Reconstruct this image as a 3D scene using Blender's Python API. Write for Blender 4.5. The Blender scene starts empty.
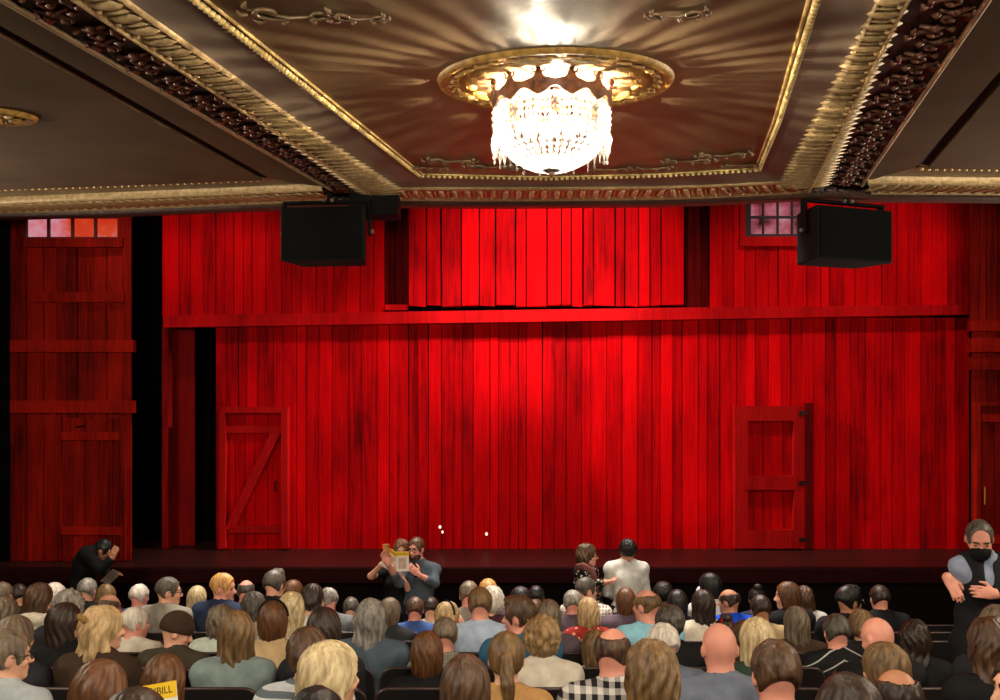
import bpy, bmesh, math, random
import numpy as np
from mathutils import Vector, Matrix

scn = bpy.context.scene
COL = scn.collection
rnd = random.Random(7)
E = 3.25                       # eye height above the front of the auditorium floor


def pt(px, py, Y):
    return Vector(((px - 500) / 900 * Y, Y, E + (405 - py) / 900 * Y))


def lin(h):
    h = h.lstrip('#')
    out = []
    for i in (0, 2, 4):
        c = int(h[i:i + 2], 16) / 255
        out.append(c / 12.92 if c <= .04045 else ((c + .055) / 1.055) ** 2.4)
    return tuple(out) + (1.0,)


# ------------------------------------------------------------------ objects
def link(name, me, parent=None, mat=None, smooth=False):
    o = bpy.data.objects.new(name, me)
    COL.objects.link(o)
    if parent is not None:
        o.parent = parent
    if mat is not None:
        for m in (mat if isinstance(mat, (list, tuple)) else [mat]):
            me.materials.append(m)
    if smooth:
        me.shade_smooth()
    return o


def tag(o, label, cat, group=None, kind=None):
    o['label'] = label
    o['category'] = cat
    if group:
        o['group'] = group
    if kind:
        o['kind'] = kind
    return o


def struct(o, label=None):
    o['kind'] = 'structure'
    if label:
        o['label'] = label
    return o


def empty(name, loc, rz=0.0):
    o = bpy.data.objects.new(name, None)
    COL.objects.link(o)
    o.empty_display_size = .1
    o.location = loc
    o.rotation_euler = (0, 0, rz)
    return o


class MB:
    """collects shapes of ONE mesh"""
    def __init__(s):
        s.v, s.f, s.t = [], [], []

    def add(s, vs, fs, tone=0.5):
        n = len(s.v)
        s.v += [tuple(v) for v in vs]
        s.f += [tuple(i + n for i in f) for f in fs]
        s.t += [tone] * len(vs)
        return s

    def box(s, lo, hi, tone=0.5, M=None):
        vs = [Vector((x, y, z)) for z in (lo[2], hi[2]) for y in (lo[1], hi[1]) for x in (lo[0], hi[0])]
        if M is not None:
            vs = [M @ v for v in vs]
        return s.add(vs, [(0, 2, 3, 1), (4, 5, 7, 6), (0, 1, 5, 4), (2, 6, 7, 3), (0, 4, 6, 2), (1, 3, 7, 5)], tone)

    def bevbox(s, lo, hi, b, tone=0.5, M=None):
        """a box whose edges are chamfered by b"""
        bm = bmesh.new()
        bmesh.ops.create_cube(bm, size=1)
        for v in bm.verts:
            v.co = Vector([(lo[i] + hi[i]) / 2 + v.co[i] * (hi[i] - lo[i]) for i in range(3)])
        bmesh.ops.bevel(bm, geom=bm.edges[:], offset=b, segments=2, affect='EDGES', profile=.5)
        bm.verts.index_update()
        vs = [v.co.copy() for v in bm.verts]
        if M is not None:
            vs = [M @ v for v in vs]
        s.add(vs, [[v.index for v in f.verts] for f in bm.faces], tone)
        bm.free()
        return s

    def tube(s, pts, r, n=8, closed=False, tone=.5, cap=True):
        pts = [Vector(p) for p in pts]
        rs = r if isinstance(r, (list, tuple)) else [r] * len(pts)
        m = len(pts)
        vs, fs = [], []
        up = None
        for i, p in enumerate(pts):
            a = pts[(i - 1) % m] if (closed or i > 0) else p
            b = pts[(i + 1) % m] if (closed or i < m - 1) else p
            d = (b - a)
            d = d.normalized() if d.length > 1e-9 else Vector((0, 0, 1))
            if up is None:
                up = d.orthogonal().normalized()
            up = (up - d * up.dot(d))
            up = up.normalized() if up.length > 1e-6 else d.orthogonal().normalized()
            w = d.cross(up)
            for k in range(n):
                t = 2 * math.pi * k / n
                vs.append(p + (up * math.cos(t) + w * math.sin(t)) * rs[i])
        for i in range(m if closed else m - 1):
            j = (i + 1) % m
            for k in range(n):
                l = (k + 1) % n
                fs.append((i * n + k, i * n + l, j * n + l, j * n + k))
        if cap and not closed:
            fs.append(tuple(range(n - 1, -1, -1)))
            fs.append(tuple((m - 1) * n + k for k in range(n)))
        return s.add(vs, fs, tone)

    def lathe(s, prof, n=24, c=(0, 0, 0), M=None, tone=.5):
        vs, fs = [], []
        for (r, z) in prof:
            for k in range(n):
                t = 2 * math.pi * k / n
                v = Vector((c[0] + r * math.cos(t), c[1] + r * math.sin(t), c[2] + z))
                vs.append(M @ v if M is not None else v)
        for i in range(len(prof) - 1):
            for k in range(n):
                l = (k + 1) % n
                fs.append((i * n + k, i * n + l, (i + 1) * n + l, (i + 1) * n + k))
        return s.add(vs, fs, tone)

    def ball(s, c, r, n=8, m=5, tone=.5, R=None):
        """an ellipsoid; r a number or three radii"""
        if isinstance(r, (int, float)):
            r = (r, r, r)
        vs = []
        c = Vector(c)
        def put(v):
            v = Vector((v[0] * r[0], v[1] * r[1], v[2] * r[2]))
            vs.append(c + (R @ v if R is not None else v))
        put((0, 0, -1))
        for i in range(1, m):
            a = -math.pi / 2 + math.pi * i / m
            for k in range(n):
                t = 2 * math.pi * k / n
                put((math.cos(a) * math.cos(t), math.cos(a) * math.sin(t), math.sin(a)))
        put((0, 0, 1))
        fs = []
        for k in range(n):
            l = (k + 1) % n
            fs.append((0, 1 + l, 1 + k))
            for i in range(m - 2):
                a, b = 1 + i * n, 1 + (i + 1) * n
                fs.append((a + k, a + l, b + l, b + k))
            a = 1 + (m - 2) * n
            fs.append((a + k, a + l, len(vs) - 1))
        return s.add(vs, fs, tone)

    def prism(s, poly, axis, lo, hi, tone=.5, M=None):
        """extrude a 2D polygon along axis ('x','y','z'); poly in the two other axes in order"""
        def mk(p, d):
            v = {'x': (d, p[0], p[1]), 'y': (p[0], d, p[1]), 'z': (p[0], p[1], d)}[axis]
            v = Vector(v)
            return M @ v if M is not None else v
        n = len(poly)
        vs = [mk(p, lo) for p in poly] + [mk(p, hi) for p in poly]
        fs = [tuple(range(n - 1, -1, -1)), tuple(range(n, 2 * n))]
        fs += [(i, (i + 1) % n, n + (i + 1) % n, n + i) for i in range(n)]
        return s.add(vs, fs, tone)

    def mesh(s, name):
        me = bpy.data.meshes.new(name)
        me.from_pydata(s.v, [], s.f)
        bm = bmesh.new()
        bm.from_mesh(me)
        bmesh.ops.recalc_face_normals(bm, faces=bm.faces[:])
        bm.to_mesh(me)
        bm.free()
        a = me.attributes.new('tone', 'FLOAT', 'POINT')
        a.data.foreach_set('value', np.array(s.t, dtype=np.float32))
        me.update()
        return me

    def build(s, name, mat, parent=None, smooth=False):
        return link(name, s.mesh(name), parent, mat, smooth)


# ------------------------------------------------------------------ materials
class NT:
    def __init__(s, name):
        s.m = bpy.data.materials.new(name)
        s.m.use_nodes = True
        s.t = s.m.node_tree
        s.b = s.t.nodes['Principled BSDF']

    def n(s, kind, **kw):
        nd = s.t.nodes.new(kind)
        for k, v in kw.items():
            if k in nd.inputs.keys():
                nd.inputs[k].default_value = v
            else:
                setattr(nd, k, v)
        return nd

    def l(s, a, b):
        s.t.links.new(a, b)

    def ramp(s, fac, stops, interp='LINEAR'):
        r = s.n('ShaderNodeValToRGB')
        r.color_ramp.interpolation = interp
        e = r.color_ramp.elements
        while len(e) < len(stops):
            e.new(.5)
        for i, (p, c) in enumerate(stops):
            e[i].position = p
            e[i].color = c
        s.l(fac, r.inputs[0])
        return r.outputs[0]

    def coords(s, scale=(1, 1, 1), out='Object', rot=(0, 0, 0)):
        tc = s.n('ShaderNodeTexCoord')
        mp = s.n('ShaderNodeMapping')
        mp.inputs['Scale'].default_value = scale
        mp.inputs['Rotation'].default_value = rot
        s.l(tc.outputs[out], mp.inputs[0])
        return mp.outputs[0]

    def noise(s, vec, scale=5, detail=3, rough=.55):
        nd = s.n('ShaderNodeTexNoise')
        nd.inputs['Scale'].default_value = scale
        nd.inputs['Detail'].default_value = detail
        nd.inputs['Roughness'].default_value = rough
        s.l(vec, nd.inputs['Vector'])
        return nd.outputs[0]

    def math(s, op, a, b=None, clamp=False):
        nd = s.n('ShaderNodeMath', operation=op)
        nd.use_clamp = clamp
        for i, x in enumerate((a, b)):
            if x is None:
                continue
            if isinstance(x, (int, float)):
                nd.inputs[i].default_value = x
            else:
                s.l(x, nd.inputs[i])
        return nd.outputs[0]

    def bump(s, h, strength=.3, dist=.01):
        nd = s.n('ShaderNodeBump')
        nd.inputs['Strength'].default_value = strength
        nd.inputs['Distance'].default_value = dist
        s.l(h, nd.inputs['Height'])
        s.l(nd.outputs[0], s.b.inputs['Normal'])

    def set(s, color=None, rough=.5, metal=0, spec=.5, **kw):
        if color is not None:
            if isinstance(color, tuple):
                s.b.inputs['Base Color'].default_value = color
            else:
                s.l(color, s.b.inputs['Base Color'])
        s.b.inputs['Roughness'].default_value = rough
        s.b.inputs['Metallic'].default_value = metal
        s.b.inputs['Specular IOR Level'].default_value = spec
        for k, v in kw.items():
            s.b.inputs[k.replace('_', ' ')].default_value = v
        return s.m


MATS = {}


def plain(name, hexc, rough=.5, metal=0, spec=.5, var=.25, scale=8, bump=0, vscale=(1, 1, 1)):
    """a colour with a little procedural unevenness"""
    if name in MATS:
        return MATS[name]
    t = NT(name)
    c = lin(hexc)
    v = t.coords(vscale)
    nz = t.noise(v, scale, 4)
    lo = tuple(x * (1 - var) for x in c[:3]) + (1,)
    hi = tuple(min(1, x * (1 + var)) for x in c[:3]) + (1,)
    col = t.ramp(nz, [(.3, lo), (.7, hi)])
    if bump:
        t.bump(nz, bump, .01)
    MATS[name] = t.set(col, rough, metal, spec)
    return MATS[name]


def barn(name, dark, mid, bright):
    """painted boards: a tone per board, long vertical grain, cloudy wear"""
    t = NT(name)
    at = t.n('ShaderNodeAttribute', attribute_name='tone')
    v = t.coords((11, 11, .4))
    g = t.noise(v, 3, 6, .65)
    w = t.noise(t.coords((1.4, 1, .55)), 1.6, 4)
    s1 = t.math('MULTIPLY', at.outputs['Fac'], .26)
    s2 = t.math('MULTIPLY', g, .62)
    s3 = t.math('MULTIPLY', w, .62)
    sm = t.math('ADD', t.math('ADD', s1, s2), s3)
    col = t.ramp(sm, [(.46, lin(dark)), (.70, lin(mid)), (.98, lin(bright))])
    t.bump(g, .5, .012)
    return t.set(col, .7, 0, .04)


def fabric(name, a, b=None, pattern=None, scale=1.0):
    if name in MATS:
        return MATS[name]
    t = NT(name)
    ca = lin(a)
    nz = t.noise(t.coords((1, 1, 1)), 14, 4)
    base = t.ramp(nz, [(.3, tuple(x * .72 for x in ca[:3]) + (1,)), (.7, ca)])
    col = base
    if pattern:
        cb = lin(b)
        sep = t.n('ShaderNodeSeparateXYZ')
        tc = t.n('ShaderNodeTexCoord')
        t.l(tc.outputs['Object'], sep.inputs[0])
        def stripe(ax, f):
            s = t.math('SINE', t.math('MULTIPLY', sep.outputs[ax], f))
            return t.math('GREATER_THAN', s, 0)
        if pattern == 'gingham':
            q = t.math('MULTIPLY', t.math('ADD', stripe('X', 120 * scale), stripe('Z', 120 * scale)), .5)
        elif pattern == 'stripes':
            q = stripe('Z', 160 * scale)
        elif pattern == 'piping':
            q = t.math('GREATER_THAN', t.math('SINE', t.math('ADD', t.math('MULTIPLY', sep.outputs['Z'], 75), t.math('MULTIPLY', t.math('ABSOLUTE', sep.outputs['X']), 40))), .955)
        elif pattern == 'plaid':
            q = t.math('MAXIMUM', t.math('GREATER_THAN', t.math('SINE', t.math('MULTIPLY', sep.outputs['X'], 140 * scale)), .5),
                       t.math('GREATER_THAN', t.math('SINE', t.math('MULTIPLY', sep.outputs['Z'], 140 * scale)), .5))
        elif pattern == 'spots':
            vo = t.n('ShaderNodeTexVoronoi')
            vo.inputs['Scale'].default_value = 22 * scale
            t.l(tc.outputs['Object'], vo.inputs['Vector'])
            q = t.math('LESS_THAN', vo.outputs['Distance'], .32)
        mx = t.n('ShaderNodeMix', data_type='RGBA')
        t.l(q, mx.inputs[0])
        t.l(base, mx.inputs[6])
        mx.inputs[7].default_value = cb
        col = mx.outputs[2]
    t.bump(t.noise(t.coords((1, 1, 1)), 7, 3), .55, .02)
    MATS[name] = t.set(col, .85, 0, .2)
    return MATS[name]


def hairmat(name, root, tip):
    if name in MATS:
        return MATS[name]
    t = NT(name)
    v = t.coords((1, 1, .12))
    n1 = t.noise(v, 60, 4, .6)
    n2 = t.noise(t.coords((1, 1, .35)), 14, 3)
    s = t.math('ADD', t.math('MULTIPLY', n1, .6), t.math('MULTIPLY', n2, .4))
    col = t.ramp(s, [(.36, lin(root)), (.64, lin(tip))])
    t.bump(n1, .5, .008)
    MATS[name] = t.set(col, .42, 0, .35)
    return MATS[name]


def emit(name, hexc, strength, var=None):
    if name in MATS:
        return MATS[name]
    t = NT(name)
    t.b.inputs['Base Color'].default_value = (0, 0, 0, 1)
    if var:
        nz = t.noise(t.coords((1, 1, 1)), var[0], 5)
        col = t.ramp(nz, [(.35, lin(var[1])), (.5, lin(hexc)), (.68, lin(var[2]))])
        t.l(col, t.b.inputs['Emission Color'])
    else:
        t.b.inputs['Emission Color'].default_value = lin(hexc)
    t.b.inputs['Emission Strength'].default_value = strength
    MATS[name] = t.m
    return t.m
# ------------------------------------------------------------------ smooth solids
def smin(a, b, k):
    h = np.clip(.5 + .5 * (b - a) / k, 0, 1)
    return b + (a - b) * h - k * h * (1 - h)


def cone(p, a, b, ra, rb):
    a = np.array(a, np.float32); b = np.array(b, np.float32)
    ab = b - a
    t = np.clip(((p - a) @ ab) / max(float(ab @ ab), 1e-9), 0, 1)
    return np.linalg.norm(p - a - t[..., None] * ab, axis=-1) - (ra + (rb - ra) * t)


def ell(p, c, r, R=None):
    q = p - np.array(c, np.float32)
    if R is not None:
        q = q @ np.array(R, np.float32)          # world -> local (R columns are local axes)
    r = np.array(r, np.float32)
    k0 = np.linalg.norm(q / r, axis=-1)
    k1 = np.linalg.norm(q / (r * r), axis=-1)
    return k0 * (k0 - 1) / np.maximum(k1, 1e-6)


def solid(f, lo, hi, h):
    """zero surface of f on a grid of step h -> (verts, quads); evaluates only near the surface"""
    lo = np.array(lo, np.float32)
    B = 8
    nb = np.ceil((np.array(hi) - lo) / (h * B)).astype(int) + 1
    n = nb * B
    bc = np.stack(np.meshgrid(*[np.arange(k) for k in nb], indexing='ij'), -1).reshape(-1, 3)
    cd = f(lo + (bc * B + (B - 1) / 2) * h)
    D = np.repeat(np.repeat(np.repeat(cd.reshape(nb), B, 0), B, 1), B, 2).astype(np.float32)
    act = bc[np.abs(cd) < h * B * 1.5]
    off = np.stack(np.meshgrid(*[np.arange(B)] * 3, indexing='ij'), -1).reshape(-1, 3)
    idx = (act[:, None, :] * B + off[None]).reshape(-1, 3)
    D[idx[:, 0], idx[:, 1], idx[:, 2]] = f(lo + idx * h)
    S = D < 0
    c = [S[i:n[0] - 1 + i, j:n[1] - 1 + j, k:n[2] - 1 + k] for i in (0, 1) for j in (0, 1) for k in (0, 1)]
    anyc = np.logical_or.reduce(c); allc = np.logical_and.reduce(c)
    cells = np.argwhere(anyc & ~allc)
    vid = -np.ones(n - 1, np.int64)
    vid[cells[:, 0], cells[:, 1], cells[:, 2]] = np.arange(len(cells))
    acc = np.zeros((len(cells), 3)); cnt = np.zeros(len(cells))
    cor = [np.array((i, j, k)) for i in (0, 1) for j in (0, 1) for k in (0, 1)]
    for a in range(8):
        for b in range(a + 1, 8):
            if np.abs(cor[a] - cor[b]).sum() != 1:
                continue
            pa, pb = cells + cor[a], cells + cor[b]
            da = D[pa[:, 0], pa[:, 1], pa[:, 2]]; db = D[pb[:, 0], pb[:, 1], pb[:, 2]]
            m = (da < 0) != (db < 0)
            t = np.where(m, da / np.where(m, da - db, 1), 0)
            acc += np.where(m[:, None], cor[a] + t[:, None] * (cor[b] - cor[a]), 0)
            cnt += m
    V = lo + (cells + acc / cnt[:, None]) * h
    Q = []
    for ax in range(3):
        u, w = (ax + 1) % 3, (ax + 2) % 3
        s0 = [slice(None)] * 3; s1 = [slice(None)] * 3
        s0[ax] = slice(0, n[ax] - 1); s1[ax] = slice(1, n[ax])
        e = np.argwhere(S[tuple(s0)] != S[tuple(s1)])
        e = e[(e[:, u] > 0) & (e[:, w] > 0) & (e[:, u] < n[u] - 1) & (e[:, w] < n[w] - 1)]
        if not len(e):
            continue
        du = np.zeros(3, int); du[u] = 1
        dw = np.zeros(3, int); dw[w] = 1
        g = lambda q: vid[q[:, 0], q[:, 1], q[:, 2]]
        quad = np.stack([g(e - du - dw), g(e - dw), g(e), g(e - du)], 1)
        ins = S[e[:, 0], e[:, 1], e[:, 2]]
        quad[~ins] = quad[~ins][:, ::-1]
        Q.append(quad)
    Q = np.concatenate(Q) if Q else np.zeros((0, 4), int)
    return V, Q[(Q >= 0).all(1)]


def solid_mesh(name, f, lo, hi, h):
    V, Q = solid(f, lo, hi, h)
    me = bpy.data.meshes.new(name)
    me.from_pydata(V.tolist(), [], Q.tolist())
    me.shade_smooth()
    return me


# ------------------------------------------------------------------ figures
def rotz(a):
    c, s = math.cos(a), math.sin(a)
    return np.array(((c, -s, 0), (s, c, 0), (0, 0, 1)))


def rotx(a):
    c, s = math.cos(a), math.sin(a)
    return np.array(((1, 0, 0), (0, c, -s), (0, s, c)))


def seated(sex='m'):
    w = 1.0 if sex == 'm' else .87
    return dict(sex=sex, w=w, turn=0.0, lean=0,
                pelvis=(0, 0, .53), waist=(0, -.035, .70), chest=(0, -.045, .875), neck=(0, -.035, 1.02),
                head=(0, .005, 1.192), yaw=0.0, pitch=.04,
                shL=(-.178 * w, -.045, .962), shR=(.178 * w, -.045, .962),
                elL=(-.225 * w, .02, .70), elR=(.225 * w, .02, .70),
                wrL=(-.12, .23, .63), wrR=(.12, .23, .63),
                hdL=(.35, .9, -.15), hdR=(-.35, .9, -.15), pnL=(0, 0, -1), pnR=(0, 0, -1), curl=.5,
                hipL=(-.09, .02, .52), hipR=(.09, .02, .52), knL=(-.13, .44, .50), knR=(.13, .44, .50),
                anL=(-.13, .43, .09), anR=(.13, .43, .09), toe=(0, 1, 0))


def standing(sex='m'):
    w = 1.0 if sex == 'm' else .87
    return dict(sex=sex, w=w, turn=0.0, lean=0,
                pelvis=(0, 0, .97), waist=(0, 0, 1.13), chest=(0, -.01, 1.31), neck=(0, -.01, 1.465),
                head=(0, .03, 1.643), yaw=0.0, pitch=0.0,
                shL=(-.185 * w, -.01, 1.405), shR=(.185 * w, -.01, 1.405),
                elL=(-.235 * w, -.02, 1.12), elR=(.235 * w, -.02, 1.12),
                wrL=(-.24 * w, .06, .87), wrR=(.24 * w, .06, .87),
                hdL=(0, .15, -1), hdR=(0, .15, -1), pnL=(1, 0, 0), pnR=(-1, 0, 0), curl=.45,
                hipL=(-.09, 0, .93), hipR=(.09, 0, .93), knL=(-.1, .02, .5), knR=(.1, .02, .5),
                anL=(-.11, -.02, .09), anR=(.11, -.02, .09), toe=(0, 1, 0))


def head_R(J):
    return rotz(-J['yaw']) @ rotx(-J['pitch'])


def hand_prims(wr, hd, pn, curl, side):
    """palm, four bent fingers and a thumb leaving the side of the palm"""
    wr = np.array(wr); d = np.array(hd, float); d /= np.linalg.norm(d)
    nrm = np.array(pn, float); nrm -= d * (nrm @ d); nrm /= np.linalg.norm(nrm)
    ac = np.cross(d, nrm) * side          # towards the thumb
    P = []
    palm_c = wr + d * .052
    R = np.stack([ac, d, nrm], 1)
    P.append(('ell', palm_c, (.041, .054, .0155), R, .02))
    P.append(('cone', wr, wr + d * .02, .024, .026, .02))
    for i, (off, ln) in enumerate(((.030, .066), (.010, .074), (-.010, .069), (-.029, .054))):
        a = wr + d * .098 + ac * off
        c1 = curl * (1 + .12 * i)
        d1 = d * math.cos(c1 * .6) + nrm * math.sin(c1 * .6) + ac * off * 1.2
        b = a + d1 * ln * .55
        d2 = d * math.cos(c1 * 1.6) + nrm * math.sin(c1 * 1.6)
        c = b + d2 * ln * .5
        P.append(('cone', a - d * .02, b, .0098, .0088, .006))
        P.append(('cone', b, c, .0088, .0072, .004))
    a = wr + d * .03 + ac * .034
    b = a + d * .032 + ac * .026 + nrm * .012
    P.append(('cone', a - ac * .012, b, .0125, .0105, .01))
    P.append(('cone', b, b + d * .034 + ac * .006 + nrm * .012 * (1 + curl), .0105, .008, .004))
    return P


def prims(J, part):
    w = J['w']; big = 1.0 if J['sex'] == 'm' else .9
    A = lambda k: np.array(J[k], float)
    T = rotz(-J['turn'])
    P = []
    if part in ('body', 'torso'):
        P.append(('ell', A('pelvis'), (.172, .125, .13), T, .06))
        P.append(('ell', A('waist'), (.148 * w, .112, .15), T, .06))
        P.append(('ell', A('chest'), (.172 * w, .118 * big, .165), T, .06))
        if J['sex'] == 'f':
            f = T @ np.array((0, .075, -.01)); s = T @ np.array((.07, 0, 0))
            P.append(('ell', A('chest') + f + s, (.06, .055, .065), T, .03))
            P.append(('ell', A('chest') + f - s, (.06, .055, .065), T, .03))
        nk = A('neck')
        for s in ('shL', 'shR'):
            m = A(s) * .92 + nk * .08
            P.append(('cone', m, nk + np.array((0, 0, .012)), .062 * big, .048 * big, .05))
            P.append(('cone', A(s), A('chest'), .06 * big, .09, .05))
    if part in ('body', 'neck'):
        nk = A('neck'); hd = A('head')
        top = hd + head_R(J) @ np.array((0, -.015, -.05))
        r = .057 if J['sex'] == 'm' else .047
        P.append(('cone', nk + np.array((0, 0, -.03)), top, r * 1.05, r, .03))
    if part in ('body', 'arms', 'sleeves'):
        for s in 'LR':
            a, b, c = A('sh' + s), A('el' + s), A('wr' + s)
            fr = J.get('sleeve', 1.0) if part == 'sleeves' else 2.0
            if part == 'sleeves' and fr <= 1:
                P.append(('cone', a, a + (b - a) * fr, .055 * big, .043 * big, .04))
            else:
                P.append(('cone', a, b, .055 * big, .042 * big, .04))
                e = c if fr >= 2 else b + (c - b) * (fr - 1)
                P.append(('cone', b, e, .042 * big, (.042 - .015 * min(1, fr - 1)) * big, .02))
            if part == 'body':
                P += hand_prims(c, J['hd' + s], J['pn' + s], J['curl'], -1 if s == 'L' else 1)
    if part in ('body', 'legs'):
        for s in 'LR':
            h, k, an = A('hip' + s), A('kn' + s), A('an' + s)
            P.append(('cone', h, k, .088, .06, .04))
            P.append(('cone', k, k * .62 + an * .38, .058, .056, .03))
            P.append(('cone', k * .62 + an * .38, an, .056, .038, .02))
            toe = np.array(J['toe'], float)
            P.append(('cone', an + np.array((0, 0, -.035)), an + toe * .15 + np.array((0, 0, -.05)), .045, .036, .03))
        if part == 'legs':
            P.append(('ell', A('pelvis'), (.172, .125, .13), T, .06))
    if part == 'body':
        c = A('head'); R = head_R(J)
        L = lambda *v: c + R @ np.array(v)
        P.append(('ell', L(0, 0, 0), (.076, .095, .096), R, .02))
        P.append(('ell', L(0, .028, -.07), (.06, .066, .068), R, .03))
        P.append(('ell', L(0, .075, -.118), (.024, .022, .02), R, .03))
        P.append(('ell', L(0, .083, .006), (.05, .014, .011), R, .02))
        P.append(('cone', L(0, .092, -.018), L(0, .114, -.052), .009, .0145, .012))
        for s in (-1, 1):
            P.append(('ell', L(s * .013, .103, -.056), (.010, .011, .008), R, .008))
            P.append(('ell', L(s * .043, .066, -.048), (.022, .02, .018), R, .02))
            P.append(('ell', L(s * .078, -.006, -.028), (.010, .021, .032), R, .006))
        P.append(('ell', L(0, .094, -.080), (.024, .010, .0065), R, .006))
        P.append(('ell', L(0, .092, -.091), (.021, .011, .0075), R, .006))
        for s in (-1, 1):
            P.append(('dent', L(s * .033, .099, -.02), (.016, .012, .010), R, .010))
        for s in (-1, 1):
            P.append(('ell', L(s * .032, .079, -.02), (.0135, .0135, .0125), R, .003))
    return P


def field(P, grow=0.0):
    def f(p):
        p = p.astype(np.float32)
        d = np.full(p.shape[:-1], 9.0, np.float32)
        for q in P:
            if q[0] == 'dent':
                e = ell(p, q[1], q[2], q[3])
                d = -smin(-d, e, q[4])
                continue
            if q[0] == 'ell':
                e = ell(p, q[1], q[2], q[3])
            else:
                e = cone(p, q[1], q[2], q[3], q[4])
            d = smin(d, e, q[-1])
        return d - grow
    return f


def bounds(P, m=.05):
    los, his = [], []
    for q in P:
        if q[0] in ('ell', 'dent'):
            r = max(q[2]); los.append(q[1] - r); his.append(q[1] + r)
        else:
            r = max(q[3], q[4])
            los.append(np.minimum(q[1], q[2]) - r); his.append(np.maximum(q[1], q[2]) + r)
    return np.min(los, 0) - m, np.max(his, 0) + m


def body_mesh(J, h):
    P = prims(J, 'body')
    lo, hi = bounds(P)
    V, Q = solid(field(P), lo, hi, h)
    me = bpy.data.meshes.new('person_body')
    me.from_pydata(V.tolist(), [], Q.tolist())
    me.shade_smooth()
    # features of the face by place: 0 skin, 1 lips, 2 eyes, 3 brows
    C = V[Q].mean(1)
    q = (C - np.array(J['head'])) @ head_R(J)
    idx = np.zeros(len(Q), np.int32)
    ax = np.abs(q[:, 0])
    idx[(ax < .022) & (np.abs(q[:, 2] + .086) < .010) & (q[:, 1] > .088)] = 1
    for s in (-1, 1):
        idx[np.linalg.norm(q - np.array((s * .032, .079, -.02)), axis=1) < .0125] = 2
    idx[(ax > .012) & (ax < .05) & (np.abs(q[:, 2] - .004 + .25 * np.maximum(ax - .03, 0)) < .006) & (q[:, 1] > .06)] = 3
    me.polygons.foreach_set('material_index', idx)
    return me


def cloth_mesh(J, kind, h):
    """garment that follows the body: grown from the same skeleton, open at neck, cuffs and hem"""
    grow = {'tee': .011, 'shirt': .013, 'jacket': .021, 'knit': .018, 'trousers': .013, 'hood': .021, 'vest': .024}[kind]
    nk = np.array(J['neck'])
    if kind == 'vest':
        J3 = dict(J)
        for s in ('shL', 'shR'):
            J3[s] = tuple(np.array(J[s]) * .66 + nk * .34)
        P = prims(J3, 'torso') + [('cone', np.array(J['hip' + s]), np.array(J['kn' + s]), .09, .065, .05) for s in 'LR']
        body = field(P, grow)
        arms = field(prims(dict(J, sleeve=.9), 'sleeves'), .022)
        vn = nk + rotz(-J['turn']) @ np.array((0, .13, -.05))
        f = lambda p: np.maximum(np.maximum(np.maximum(body(p), -arms(p)), -ell(p, vn, (.032, .11, .10))),
                                 np.maximum(J['pelvis'][2] - .12 - p[..., 2], -cone(p, nk - np.array((0, 0, .03)), nk + np.array((0, .02, .2)), .085, .085)))
        lo, hi = bounds(P, .09)
        return solid_mesh('garment', f, lo, hi, h)
    if kind == 'trousers':
        P = prims(J, 'legs'); body = field(P, grow)
        z0 = min(J['anL'][2], J['anR'][2]) + .0
        f = lambda p: np.maximum(np.maximum(body(p), z0 - p[..., 2]), p[..., 2] - J['pelvis'][2] - .05)
        lo, hi = bounds(P)
        return solid_mesh('trousers', f, lo, hi, h)
    J2 = dict(J, sleeve={'tee': .62}.get(kind, J.get('cuff', 1.9)))
    P = prims(J2, 'torso') + prims(J2, 'sleeves')
    if J['hipL'][2] - J['knL'][2] > .2:            # standing: the garment falls over the hips
        P += [('cone', np.array(J['hip' + s]), np.array(J['kn' + s]), .09, .065, .05) for s in 'LR']
    body = field(P, grow)
    NP = prims(J, 'neck')
    r = .057 if J['sex'] == 'm' else .047
    neck = field(NP, .004 if kind in ('shirt', 'jacket', 'hood') else .012)
    hem = J['pelvis'][2] - .06
    ncol = nk + np.array((0, 0, .005)); tcol = nk + (np.array(J['head']) - nk) * .30
    def f(p):
        d = body(p)
        if kind in ('shirt', 'jacket', 'hood'):
            col = cone(p, ncol, tcol, r + .022, r + .016)
            cut = (p - tcol) @ ((tcol - ncol) / np.linalg.norm(tcol - ncol))
            d = smin(d, np.maximum(col, cut), .012)
        if kind == 'hood':
            d = smin(d, ell(p, nk + np.array((0, -.085, .015)), (.12, .05, .06)), .02)
        if kind in ('shirt', 'jacket', 'hood', 'knit'):
            q = p - nk
            d = d + .004 * np.sin(q[..., 2] * 38 + 5 * np.sin(q[..., 0] * 13)) * np.sin(q[..., 0] * 21 + 1)
        d = np.maximum(d, -neck(p))
        return np.maximum(d, hem - p[..., 2])
    lo, hi = bounds(P, .09)
    return solid_mesh('garment', f, lo, hi, h)


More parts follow.
